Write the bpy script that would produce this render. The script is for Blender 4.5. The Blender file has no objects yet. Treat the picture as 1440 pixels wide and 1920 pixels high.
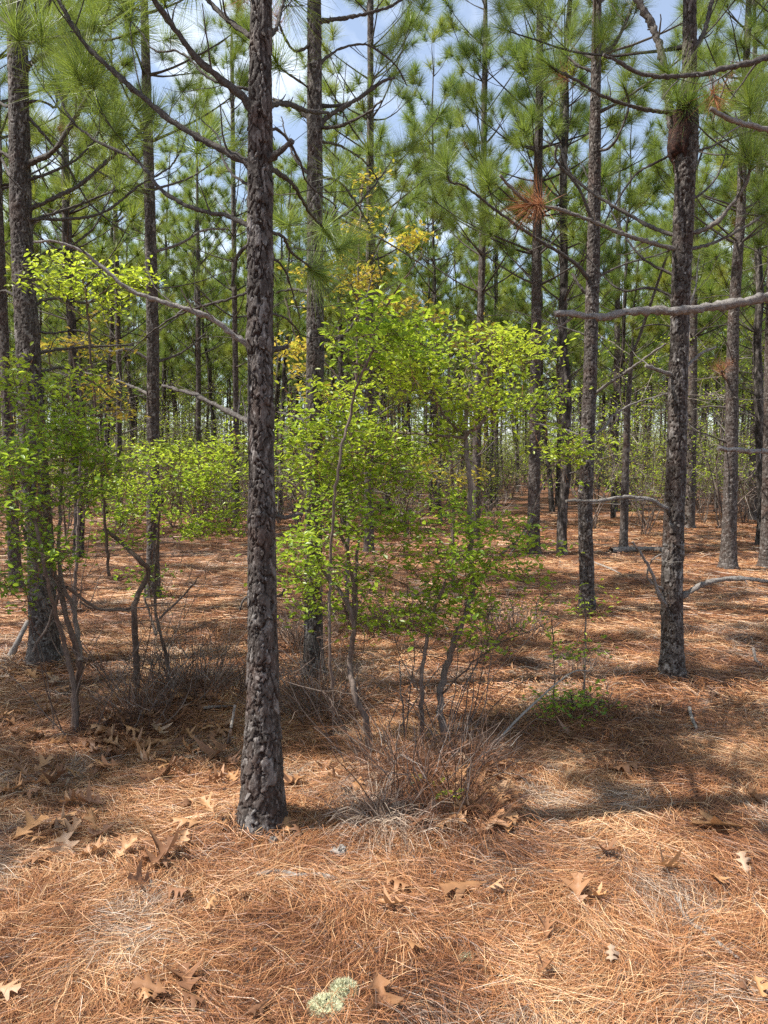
import bpy, math, random
import numpy as np
from mathutils import Vector, Matrix, Quaternion

R = math.radians
S = bpy.context.scene
C = S.collection

# ------------------------------------------------------------------ camera
CAM_H, FPX, PITCH = 1.55, 1440.0, math.atan(100 / 1440)
cam_data = bpy.data.cameras.new('camera')
cam = bpy.data.objects.new('camera', cam_data); C.objects.link(cam)
cam.location = (0, 0, CAM_H)
cam.rotation_euler = (math.pi / 2 - PITCH, 0, 0)
cam_data.sensor_fit = 'VERTICAL'
cam_data.angle = 2 * math.atan(960 / FPX)
cam_data.clip_start = 0.05; cam_data.clip_end = 5000
S.camera = cam
S.render.engine = 'CYCLES'
S.cycles.max_bounces = 6; S.cycles.diffuse_bounces = 3; S.cycles.glossy_bounces = 2
S.cycles.transmission_bounces = 3; S.cycles.transparent_max_bounces = 4
S.cycles.use_denoising = False

# ------------------------------------------------------------------ sky and sun
SUN_EL, SUN_DIR = R(55), Vector((-1.0, -0.10, 0)).normalized()      # towards the sun: left of the picture
w = bpy.data.worlds.new('World'); S.world = w; w.use_nodes = True
nt = w.node_tree; N = nt.nodes; L = nt.links
bg = N['Background']
sky = N.new('ShaderNodeTexSky'); sky.sky_type = 'NISHITA'; sky.sun_disc = False
sky.sun_elevation = SUN_EL; sky.sun_rotation = math.atan2(SUN_DIR.x, SUN_DIR.y)
sky.air_density = 1.0; sky.dust_density = 0.5; sky.ozone_density = 1.5
tc = N.new('ShaderNodeTexCoord'); sep = N.new('ShaderNodeSeparateXYZ'); L.new(tc.outputs['Generated'], sep.inputs[0])
def wm(op, a, b=None, c=None):
    n = N.new('ShaderNodeMath'); n.operation = op
    for i, v in enumerate((a, b, c)):
        if v is None: continue
        if isinstance(v, (int, float)): n.inputs[i].default_value = v
        else: L.new(v, n.inputs[i])
    return n.outputs[0]
den = wm('ADD', wm('MAXIMUM', sep.outputs[2], 0.0), 0.22)
cmb = N.new('ShaderNodeCombineXYZ')
L.new(wm('DIVIDE', sep.outputs[0], den), cmb.inputs[0]); L.new(wm('DIVIDE', sep.outputs[1], den), cmb.inputs[1])
cn = N.new('ShaderNodeTexNoise'); cn.inputs['Scale'].default_value = 1.5; cn.inputs['Detail'].default_value = 7
cn.inputs['Roughness'].default_value = 0.6; cn.inputs['Distortion'].default_value = 0.5
L.new(cmb.outputs[0], cn.inputs['Vector'])
cr = N.new('ShaderNodeValToRGB'); L.new(cn.outputs['Fac'], cr.inputs[0])
cr.color_ramp.elements[0].position = 0.50; cr.color_ramp.elements[0].color = (0.15, 0.15, 0.15, 1)
cr.color_ramp.elements[1].position = 0.68; cr.color_ramp.elements[1].color = (1, 1, 1, 1)
cm = N.new('ShaderNodeMix'); cm.data_type = 'RGBA'
L.new(cr.outputs[0], cm.inputs[0]); L.new(sky.outputs[0], cm.inputs[6]); cm.inputs[7].default_value = (8.6, 9.2, 10.0, 1)
L.new(cm.outputs[2], bg.inputs[0]); bg.inputs[1].default_value = 0.105
sun_data = bpy.data.lights.new('sun', 'SUN'); sun_data.energy = 5.0; sun_data.angle = R(0.53); sun_data.color = (1.0, 0.955, 0.88)
sun = bpy.data.objects.new('sun', sun_data); C.objects.link(sun)
to_sun = Vector((SUN_DIR.x * math.cos(SUN_EL), SUN_DIR.y * math.cos(SUN_EL), math.sin(SUN_EL)))
sun.rotation_euler = to_sun.to_track_quat('Z', 'Y').to_euler()
sun.location = to_sun * 60
S.view_settings.view_transform = 'Standard'; S.view_settings.look = 'None'
S.view_settings.gamma = 1; S.view_settings.use_curve_mapping = False
S.view_settings.exposure = 0.93

# ------------------------------------------------------------------ noise and camera geometry
_tab = np.random.default_rng(7).random((256, 256))
def vnoise(x, y, seed=0):
    x = np.asarray(x, float) + seed * 17.31; y = np.asarray(y, float) + seed * 9.77
    xi = np.floor(x).astype(int); yi = np.floor(y).astype(int); fx = x - xi; fy = y - yi
    fx = fx * fx * (3 - 2 * fx); fy = fy * fy * (3 - 2 * fy)
    a = _tab[xi & 255, yi & 255]; b = _tab[(xi + 1) & 255, yi & 255]
    c = _tab[xi & 255, (yi + 1) & 255]; d = _tab[(xi + 1) & 255, (yi + 1) & 255]
    return (a * (1 - fx) + b * fx) * (1 - fy) + (c * (1 - fx) + d * fx) * fy
def fbm(x, y, seed=0, oct=3):
    s = 0; a = 1; t = 0
    for i in range(oct):
        s = s + a * vnoise(x * 2 ** i, y * 2 ** i, seed + i * 3); t += a; a *= .5
    return s / t
MOUNDS = []       # x, y, height, radius
def gh(x, y):
    x = np.asarray(x, float); y = np.asarray(y, float)
    d = np.hypot(x, y)
    h = 0.10 * (fbm(x * .35, y * .35, 1) - .5) + 0.05 * (fbm(x * 1.6, y * 1.6, 5) - .5) + 0.036 * (fbm(x * 6, y * 6, 11) - .5) * np.exp(-d / 12)
    for mx, my, mh, mr in MOUNDS:
        h = h + mh * np.exp(-((x - mx) ** 2 + (y - my) ** 2) / (mr * mr))
    return h
CF = np.array([0, math.cos(PITCH), -math.sin(PITCH)]); CU = np.array([0, math.sin(PITCH), math.cos(PITCH)])
def ray(px, py):
    return CF + (px - 720) / FPX * np.array([1., 0, 0]) + (960 - py) / FPX * CU
def at(px, py, D):
    r = ray(px, py); t = D / r[1]
    return np.array([0, 0, CAM_H]) + r * t
def ground(px, py):
    r = ray(px, py); z = 0.0
    for _ in range(6):
        t = (z - CAM_H) / r[2]; p = np.array([0, 0, CAM_H]) + r * t; z = float(gh(p[0], p[1]))
    p[2] = z
    return p
def project(p):
    v = np.asarray(p, float) - np.array([0, 0, CAM_H])
    f = v @ CF; f = np.where(np.abs(f) < 1e-6, 1e-6, f)
    return 720 + v[..., 0] / f * FPX, 960 - (v @ CU) / f * FPX, f

# ------------------------------------------------------------------ mesh collector
class Geo:
    def __init__(s): s.v = []; s.f = []; s.m = []; s.r = []; s.t = []; s.n = 0
    def add(s, v, f, mat=0, rnd=0.5, tone=0.5):
        v = np.asarray(v, np.float32).reshape(-1, 3); f = np.asarray(f, np.int32)
        if len(v) == 0: return
        s.v.append(v); s.f.append(f + s.n); s.m.append(np.full(len(f), mat, np.int32))
        s.r.append(np.broadcast_to(np.asarray(rnd, np.float32), (len(v),))); s.t.append(np.broadcast_to(np.asarray(tone, np.float32), (len(v),)))
        s.n += len(v)
    def mesh(s, name, mats, smooth=False):
        me = bpy.data.meshes.new(name)
        v = np.concatenate(s.v); me.vertices.add(len(v)); me.vertices.foreach_set('co', v.ravel())
        li = np.concatenate([f.ravel() for f in s.f]); sz = np.concatenate([np.full(len(f), f.shape[1], np.int32) for f in s.f])
        me.loops.add(len(li)); me.loops.foreach_set('vertex_index', li)
        me.polygons.add(len(sz)); st = np.concatenate([[0], np.cumsum(sz)[:-1]]).astype(np.int32)
        me.polygons.foreach_set('loop_start', st); me.polygons.foreach_set('loop_total', sz)
        me.polygons.foreach_set('material_index', np.concatenate(s.m))
        me.polygons.foreach_set('use_smooth', np.full(len(sz), smooth))
        for nm, d in (('rnd', s.r), ('tone', s.t)):
            a = me.attributes.new(nm, 'FLOAT', 'POINT'); a.data.foreach_set('value', np.concatenate(d).astype(np.float32))
        for m in (mats if isinstance(mats, (list, tuple)) else [mats]): me.materials.append(m)
        me.update(calc_edges=True); me.validate()
        return me
    def build(s, name, mats, parent=None, smooth=False, kind=None, origin=None):
        if origin is not None: s.v = [v - np.asarray(origin, np.float32) for v in s.v]
        o = bpy.data.objects.new(name, s.mesh(name, mats, smooth)); C.objects.link(o)
        if origin is not None: o.location = origin
        if parent is not None: o.parent = parent
        if kind: o['kind'] = kind
        return o
def tag(o, label=None, cat=None, group=None, kind=None):
    if label: o['label'] = label
    if cat: o['category'] = cat
    if group: o['group'] = group
    if kind: o['kind'] = kind
    return o
def empty(name, loc, label, cat, group=None):
    o = bpy.data.objects.new(name, None); C.objects.link(o); o.location = loc; o.empty_display_size = .2
    return tag(o, label, cat, group)

def norm(v): return v / (np.linalg.norm(v, axis=-1, keepdims=True) + 1e-9)
def spline(pts, n):
    pts = np.asarray(pts, float)
    if len(pts) == 2: return pts[0] + (pts[1] - pts[0]) * np.linspace(0, 1, n)[:, None]
    d = np.concatenate([[0], np.cumsum(np.linalg.norm(np.diff(pts, axis=0), axis=1))]); t = np.linspace(0, d[-1], n)
    k = np.clip(np.searchsorted(d, t, side='right') - 1, 0, len(pts) - 2); u = ((t - d[k]) / (d[k + 1] - d[k] + 1e-9))[:, None]
    P = np.vstack([2 * pts[0] - pts[1], pts, 2 * pts[-1] - pts[-2]]); a, b, c, e = P[k], P[k + 1], P[k + 2], P[k + 3]
    return .5 * ((2 * b) + (c - a) * u + (2 * a - 5 * b + 4 * c - e) * u ** 2 + (3 * b - a - 3 * c + e) * u ** 3)
def tube(g, path, rad, seg=6, mat=0, rnd=.5, tone=.5, rough=0.0, rng=None, cap=True):
    path = np.asarray(path, float); n = len(path); rad = np.broadcast_to(np.asarray(rad, float), (n,))
    T = norm(np.gradient(path, axis=0))
    ref = np.array([0.31, 0.17, 0.93]) if abs(T[0, 2]) < .8 else np.array([.93, .3, .1])
    X = norm(np.cross(T, ref)); Y = np.cross(T, X)
    a = np.arange(seg) * 2 * math.pi / seg
    rr = rad[:, None] * np.ones(seg)
    if rough and rng is not None: rr = rr * (1 + rough * rng.normal(size=rr.shape))
    v = path[:, None, :] + (X[:, None, :] * np.cos(a)[None, :, None] + Y[:, None, :] * np.sin(a)[None, :, None]) * rr[:, :, None]
    i = np.arange(n - 1)[:, None] * seg; j = np.arange(seg)[None, :]; k = (j + 1) % seg
    f = np.stack([i + j, i + k, i + k + seg, i + j + seg], -1).reshape(-1, 4)
    vv = v.reshape(-1, 3)
    g.add(vv, f, mat, rnd, tone)
    if cap:
        g.add(np.vstack([v[-1], path[-1] + T[-1] * rad[-1] * .5]), np.stack([np.arange(seg), (np.arange(seg) + 1) % seg, np.full(seg, seg)], -1), mat, rnd, tone)

# ------------------------------------------------------------------ materials
def mat(name, build):
    m = bpy.data.materials.new(name); m.use_nodes = True
    nt = m.node_tree; p = nt.nodes['Principled BSDF']
    class H:
        def n(s, t, **kw):
            x = nt.nodes.new(t)
            for k, v in kw.items(): setattr(x, k, v)
            return x
        def l(s, a, b): nt.links.new(a, b)
        def attr(s, nm): x = s.n('ShaderNodeAttribute'); x.attribute_name = nm; return x.outputs['Fac']
        def noise(s, scale, detail=4, rough=.6, vec=None, stretch=None):
            x = s.n('ShaderNodeTexNoise'); x.inputs['Scale'].default_value = scale; x.inputs['Detail'].default_value = detail; x.inputs['Roughness'].default_value = rough
            if vec is None: vec = s.n('ShaderNodeNewGeometry').outputs['Position']
            if stretch:
                mp = s.n('ShaderNodeMapping'); mp.inputs['Scale'].default_value = stretch[0]; mp.inputs['Rotation'].default_value = stretch[1]; s.l(vec, mp.inputs[0]); vec = mp.outputs[0]
            s.l(vec, x.inputs['Vector']); return x.outputs['Fac']
        def ramp(s, fac, stops, mode='LINEAR'):
            x = s.n('ShaderNodeValToRGB'); x.color_ramp.interpolation = mode; e = x.color_ramp.elements
            e[0].position, e[0].color = stops[0][0], (*stops[0][1], 1); e[1].position, e[1].color = stops[-1][0], (*stops[-1][1], 1)
            for pz, c in stops[1:-1]: q = e.new(pz); q.color = (*c, 1)
            s.l(fac, x.inputs[0]); return x.outputs[0]
        def mix(s, f, a, b, mode='MIX'):
            x = s.n('ShaderNodeMix'); x.data_type = 'RGBA'; x.blend_type = mode
            for i, v in ((0, f), (6, a), (7, b)):
                if isinstance(v, (int, float)): x.inputs[i].default_value = v
                elif isinstance(v, tuple): x.inputs[i].default_value = (*v, 1)
                else: s.l(v, x.inputs[i])
            return x.outputs[2]
        def math(s, op, a, b=0.0):
            x = s.n('ShaderNodeMath'); x.operation = op
            for i, v in enumerate((a, b)):
                if isinstance(v, (int, float)): x.inputs[i].default_value = v
                else: s.l(v, x.inputs[i])
            return x.outputs[0]
        def bump(s, h, strength=.5, dist=.01):
            x = s.n('ShaderNodeBump'); x.inputs['Strength'].default_value = strength; x.inputs['Distance'].default_value = dist; s.l(h, x.inputs['Height']); s.l(x.outputs[0], p.inputs['Normal'])
        def objrand(s): return s.n('ShaderNodeObjectInfo').outputs['Random']
        def translucent(s, col, amount):
            t = s.n('ShaderNodeBsdfTranslucent'); s.l(col, t.inputs[0]); mx = s.n('ShaderNodeMixShader'); mx.inputs[0].default_value = amount
            s.l(p.outputs[0], mx.inputs[1]); s.l(t.outputs[0], mx.inputs[2]); s.l(mx.outputs[0], nt.nodes['Material Output'].inputs[0])
    h = H(); h.p = p; p.inputs['Roughness'].default_value = .8; p.inputs['Specular IOR Level'].default_value = .25
    build(h, p); return m

def _bark(h, p):
    rnd, tone = h.attr('rnd'), h.attr('tone')
    plate = h.ramp(rnd, [(0, (.026, .020, .016)), (.35, (.046, .036, .030)), (.6, (.085, .070, .060)), (.82, (.18, .158, .142)), (1, (.42, .39, .36))])
    n1 = h.noise(70, 6, .75, stretch=((1, 1, .3), (0, 0, 0)))
    plate = h.mix(h.math('MULTIPLY', n1, .9), plate, h.ramp(n1, [(.42, (.024, .018, .015)), (.54, (.075, .060, .051)), (.68, (.50, .46, .43))]), 'MIX')
    lich = h.ramp(h.noise(9, 6, .75), [(.60, (0, 0, 0)), (.72, (1, 1, 1))])
    plate = h.mix(h.math('MULTIPLY', lich, .35), plate, (.42, .40, .36))
    plate = h.mix(h.math('MULTIPLY', h.ramp(h.noise(5, 5, .7), [(.50, (0, 0, 0)), (.68, (1, 1, 1))]), .45), plate, (.10, .050, .034))
    fis = h.mix(h.noise(20, 3), (.022, .014, .011), (.06, .033, .022))
    c = h.mix(h.ramp(tone, [(.15, (0, 0, 0)), (.6, (1, 1, 1))]), fis, plate)
    h.l(c, p.inputs['Base Color']); p.inputs['Roughness'].default_value = .7
    h.bump(h.noise(150, 5, .7, stretch=((1, 1, .4), (0, 0, 0))), 1.0, .009)
M_bark = mat('pine_bark', _bark)
def _twig(h, p):
    n = h.noise(70, 4, .7); o = h.noise(3, 2)
    c = h.ramp(n, [(.3, (.016, .012, .010)), (.55, (.043, .034, .028)), (.75, (.13, .11, .095))])
    c = h.mix(h.math('MULTIPLY', h.attr('tone'), .8), c, h.ramp(n, [(.3, (.2, .17, .15)), (.7, (.5, .46, .42))]))
    h.l(c, p.inputs['Base Color']); h.bump(h.noise(110, 5, .75), 1.0, .014)
M_limb = mat('pine_limb_bark', _twig)
def _needle(h, p):
    base = h.ramp(h.attr('rnd'), [(0, (.032, .085, .024)), (.4, (.085, .175, .03)), (.75, (.20, .29, .042)), (1, (.38, .40, .08))])
    base = h.mix(h.math('MULTIPLY', h.attr('tone'), .85), base, (.40, .38, .06))
    base = h.mix(h.math('MULTIPLY', h.objrand(), .35), base, (.09, .18, .07))
    h.l(base, p.inputs['Base Color']); p.inputs['Roughness'].default_value = .42; p.inputs['Specular IOR Level'].default_value = .5
    h.translucent(h.mix(.5, base, (.40, .50, .06)), .42)
M_needle = mat('green_pine_needles', _needle)
def _brownneedle(h, p):
    base = h.ramp(h.attr('rnd'), [(0, (.20, .075, .03)), (.6, (.42, .19, .09)), (1, (.55, .30, .17))])
    h.l(base, p.inputs['Base Color']); h.translucent(base, .25)
M_brown = mat('dead_pine_needles', _brownneedle)
def _leaf(h, p):
    t = h.attr('tone'); r = h.attr('rnd')
    base = h.ramp(t, [(0, (.08, .18, .025)), (.4, (.21, .34, .035)), (.75, (.36, .47, .045)), (1, (.48, .55, .055))])
    base = h.mix(.6, base, h.ramp(r, [(0, (.6, .62, .55)), (.5, (1, 1, 1)), (1, (1.35, 1.25, 1.0))]), 'MULTIPLY')
    h.l(base, p.inputs['Base Color']); p.inputs['Roughness'].default_value = .38; p.inputs['Specular IOR Level'].default_value = .45
    h.translucent(h.mix(.4, base, (.66, .80, .06)), .52)
M_leaf = mat('spring_leaves', _leaf)
def _oakleaf(h, p):
    base = h.ramp(h.attr('rnd'), [(0, (.34, .38, .05)), (.5, (.66, .56, .06)), (1, (.70, .52, .12))])
    h.l(base, p.inputs['Base Color']); h.translucent(base, .45)
M_yoak = mat('yellow_spring_oak_leaves', _oakleaf)
def _shrubbark(h, p):
    n = h.noise(90, 4, .7, stretch=((1, 1, .3), (0, 0, 0)))
    c = h.ramp(n, [(.3, (.035, .021, .016)), (.6, (.11, .066, .046)), (.8, (.24, .17, .13))])
    c = h.mix(h.math('MULTIPLY', h.attr('tone'), .9), c, h.ramp(n, [(.3, (.20, .17, .15)), (.7, (.46, .41, .36))]))
    h.l(c, p.inputs['Base Color']); h.bump(n, .6, .004)
M_stem = mat('shrub_stem_bark', _shrubbark)
def _straw(h, p):
    base = h.ramp(h.attr('rnd'), [(0, (.07, .028, .015)), (.22, (.20, .078, .034)), (.5, (.36, .152, .062)), (.8, (.53, .265, .115)), (1, (.68, .45, .25))])
    gray = h.ramp(h.attr('rnd'), [(0, (.07, .05, .038)), (.5, (.25, .19, .145)), (1, (.56, .46, .36))])
    base = h.mix(h.attr('tone'), base, gray)
    h.l(base, p.inputs['Base Color']); p.inputs['Roughness'].default_value = .45; p.inputs['Specular IOR Level'].default_value = .4
M_straw = mat('pine_straw', _straw)
def _ground(h, p):
    big = h.noise(.9, 4, .55); fib1 = h.noise(14, 5, .75, stretch=((1, 9, 1), (0, 0, .5))); fib2 = h.noise(12, 5, .75, stretch=((9, 1, 1), (0, 0, .9)))
    fine = h.noise(55, 5, .8)
    f = h.math('ADD', h.math('MULTIPLY', fib1, .5), h.math('MULTIPLY', fib2, .5))
    f = h.math('ADD', h.math('MULTIPLY', f, .6), h.math('MULTIPLY', fine, .4))
    c = h.ramp(f, [(.38, (.03, .014, .009)), (.47, (.11, .046, .024)), (.56, (.32, .15, .07)), (.66, (.60, .37, .21))])
    g = h.ramp(f, [(.36, (.09, .065, .05)), (.5, (.28, .215, .17)), (.68, (.50, .42, .34))])
    c = h.mix(h.ramp(big, [(.50, (0, 0, 0)), (.72, (.75, .75, .75))]), c, g)
    h.l(c, p.inputs['Base Color']); p.inputs['Roughness'].default_value = .9
    h.bump(f, 1.0, .03)
M_ground = mat('straw_covered_ground', _ground)
def _dleaf(h, p):
    o = h.objrand(); n = h.noise(40, 4)
    c = h.ramp(o, [(0, (.12, .055, .03)), (.35, (.28, .13, .065)), (.7, (.50, .26, .11)), (.9, (.52, .29, .14)), (1, (.44, .33, .24))])
    c = h.mix(h.math('MULTIPLY', n, .5), c, (.22, .12, .07)); c = h.mix(h.math('MULTIPLY', h.attr('tone'), .22), c, (.66, .44, .27))
    h.l(c, p.inputs['Base Color']); p.inputs['Roughness'].default_value = .5; h.bump(h.noise(120, 3), .3, .002); h.translucent(c, .18)
M_dleaf = mat('dry_oak_leaf', _dleaf)
def _lichen(h, p):
    c = h.ramp(h.attr('rnd'), [(0, (.34, .33, .18)), (1, (.66, .65, .44))]); h.l(c, p.inputs['Base Color'])
M_lichen = mat('pale_lichen', _lichen)
def _dead(h, p):
    n = h.noise(40, 5, .7); c = h.ramp(n, [(.3, (.07, .055, .048)), (.5, (.20, .17, .145)), (.7, (.44, .39, .34))])
    h.l(c, p.inputs['Base Color']); h.bump(h.noise(90, 4), .8, .005)
M_dead = mat('weathered_dead_wood', _dead)
def _burn(h, p):
    n = h.noise(45, 5, .7); c = h.ramp(n, [(.38, (.012, .007, .006)), (.58, (.055, .022, .015)), (.75, (.15, .065, .04))])
    h.l(c, p.inputs['Base Color']); h.bump(n, 1, .015)
M_canker = mat('dark_resin_bark', _burn)
def _fbark(h, p):
    n = h.noise(14, 4, .7, stretch=((1, 1, .4), (0, 0, 0)))
    c = h.ramp(n, [(.40, (.016, .013, .010)), (.52, (.050, .041, .035)), (.66, (.22, .195, .175))])
    h.l(c, p.inputs['Base Color']); h.bump(n, 1, .02)
M_fbark = mat('distant_pine_bark', _fbark)

# ------------------------------------------------------------------ needle tufts
def tuft_arrays(n, rng, length=.24, width=.0022, segs=2, shoot=.10):
    """needles bursting from the last 10 cm of a shoot; local +Z is the shoot direction"""
    t = rng.random(n); base = np.zeros((n, 3)); base[:, 2] = -shoot * (1 - t)
    az = rng.random(n) * 2 * math.pi
    th = np.radians(10 + 84 * (1 - t) ** .8 * (.6 + .5 * rng.random(n)) + 14 * rng.normal(size=n)); th = np.clip(th, .05, 2.1)
    d = np.stack([np.sin(th) * np.cos(az), np.sin(th) * np.sin(az), np.cos(th)], 1)
    Ln = length * rng.uniform(.75, 1.1, n)
    side = norm(np.cross(d, rng.normal(size=(n, 3))))
    bend = np.cross(side, d) * rng.normal(0, .10, n)[:, None] + np.array([0, 0, -.02])
    vs = []; k = segs + 1
    for i in range(k):
        u = i / segs; c = base + d * (Ln * u)[:, None] + bend * (Ln * u * u)[:, None]
        wv = width * (1 - .55 * u)
        if i < segs: vs += [c - side * wv / 2, c + side * wv / 2]
        else: vs += [c]
    m = len(vs); V = np.stack(vs, 1)                         # n, m, 3
    F4 = [[2 * i, 2 * i + 1, 2 * i + 3, 2 * i + 2] for i in range(segs - 1)]
    off = (np.arange(n) * m)[:, None]
    f3 = np.array([[m - 3, m - 2, m - 1]]) + off
    rn = np.repeat(np.clip(rng.normal(.45, .25, n), 0, 1), m)
    q = np.concatenate([np.array([x]) + off for x in F4]) if F4 else None
    return V.reshape(-1, 3), q, f3, rn
rngT = np.random.default_rng(5)
TUFT_MESH = []; TUFT_BROWN = []
for i in range(6):
    g = Geo(); V, q, f3, rn = tuft_arrays(330, rngT, .25, .0021)
    g.add(V, f3, 0, rn, rngT.random() * .3)
    if q is not None: g.f.append(q.astype(np.int32)); g.m.append(np.zeros(len(q), np.int32))
    TUFT_MESH.append(g.mesh('needle_tuft', M_needle))
for i in range(2):
    g = Geo(); V, q, f3, rn = tuft_arrays(90, rngT, .2, .0024, 2)
    V = V.copy(); V[:, 2] = V[:, 2] * .8
    g.add(V, f3, 0, rn, .5); g.f.append(q.astype(np.int32)); g.m.append(np.zeros(len(q), np.int32))
    TUFT_BROWN.append(g.mesh('dead_needle_tuft', M_brown))
LIGHT = [tuft_arrays(210, rngT, .26, .0044, 1) for _ in range(4)]
FAR = [tuft_arrays(130, rngT, .30, .0080, 1) for _ in range(3)]
def frames(dirs, rng):
    Z = norm(dirs); X = norm(np.cross(Z, rng.normal(size=Z.shape))); Y = np.cross(Z, X)
    return np.stack([X, Y, Z], -1)
def add_tufts(g, pos, dirs, scales, rng, templates, mat=1, tones=None):
    pos = np.asarray(pos); n = len(pos)
    if n == 0: return
    shift = rng.normal(-.03, .20, n)
    F = frames(np.asarray(dirs), rng); pick = rng.integers(0, len(templates), n)
    tones = rng.random(n) ** 2.2 if tones is None else tones
    for k, (V, q, f3, rn) in enumerate(templates):
        idx = np.nonzero(pick == k)[0]
        if len(idx) == 0: continue
        W = np.einsum('nij,mj->nmi', F[idx], V) * np.asarray(scales)[idx, None, None] + pos[idx, None, :]
        m = len(V); ff = (f3[None] + (np.arange(len(idx)) * m)[:, None, None]).reshape(-1, 3)
        g.add(W.reshape(-1, 3), ff, mat, np.clip(np.tile(rn, len(idx)) + np.repeat(shift[idx], m), 0, 1), np.repeat(tones[idx], m))

# ------------------------------------------------------------------ branch growth
def curve_path(base, d, Ln, n, rng, up=.5, wob=.08):
    p = [np.asarray(base, float)]; d = norm(np.asarray(d, float)); st = Ln / (n - 1)
    for i in range(n - 1):
        d = norm(d + np.array([0, 0, up / (n - 1)]) + rng.normal(0, wob, 3)); p.append(p[-1] + d * st)
    return np.array(p)
def sub_shoots(g, path, r0, live, rng, tufts, dens=4.0, start=.35, seg=5, scale=1.0):
    """side shoots along the outer part of a limb, each curving up to a needle tuft"""
    T = norm(np.gradient(path, axis=0)); Ltot = np.linalg.norm(np.diff(path, axis=0), axis=1).sum(); n = max(1, int(Ltot * dens + rng.random()))
    sd = 1
    for k in range(n):
        t = start + (1 - start) * (k + rng.random() * .8) / n
        if t >= .97: continue
        x = t * (len(path) - 1); i = min(int(x), len(path) - 2); b = path[i] + (path[min(i + 1, len(path) - 1)] - path[i]) * (x - i)
        side = norm(np.cross(T[i], [0, 0, 1.])) * sd; sd = -sd
        d = norm(T[i] * .75 + side * rng.uniform(.5, 1.0) + np.array([0, 0, rng.uniform(-.15, .35)]))
        ln = scale * (rng.uniform(.22, .55) * (1 - t * .35) * min(1.3, .5 + Ltot * .5)) + .1
        pp = curve_path(b, d, ln, 6, rng, up=rng.uniform(.3, 1.3), wob=.09); rr = max(.0022, r0 * .42)
        tube(g, pp, np.linspace(rr, rr * .6, 6), seg - 1 if seg > 4 else seg, 0, rng.random(), rng.random() * .3)
        if live: tufts.append((pp[-1], pp[-1] - pp[-2], rng.uniform(.72, 1.12)))
        if rng.random() < (.25 if live else .5) and ln > .2:
            i2 = rng.integers(2, 4); d2 = norm(norm(pp[i2 + 1] - pp[i2]) + rng.normal(0, .5, 3) + [0, 0, .3]); q = curve_path(pp[i2], d2, ln * .55, 5, rng, up=.8, wob=.09)
            tube(g, q, np.linspace(rr * .75, rr * .5, 5), seg - 1 if seg > 4 else seg, 0, rng.random(), .2)
            if live: tufts.append((q[-1], q[-1] - q[-2], rng.uniform(.6, 1.0)))
    if live: tufts.append((path[-1], path[-1] - path[-2], rng.uniform(.9, 1.2)))
def grow_limb(g, base, az, elev, Ln, r0, live, rng, tufts, seg=6, n=11, dens=4.0):
    d = np.array([math.cos(az) * math.cos(elev), math.sin(az) * math.cos(elev), math.sin(elev)])
    p = curve_path(base, d, Ln, n, rng, up=(.55 if live else rng.uniform(-.25, .3)), wob=.045)
    rad = np.linspace(r0, max(.0035, r0 * (.35 if live else .25)), n); rad[0] *= 1.35
    tube(g, p, rad, seg, 0, rng.random(), rng.random() * (.35 if live else .7), rough=.06, rng=rng)
    if live: sub_shoots(g, p, r0 * .75, True, rng, tufts, dens=dens, start=.38, seg=seg)
    elif rng.random() < .85: sub_shoots(g, p, r0 * .6, False, rng, tufts, dens=3.2, start=.3, seg=seg)
    return p

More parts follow.
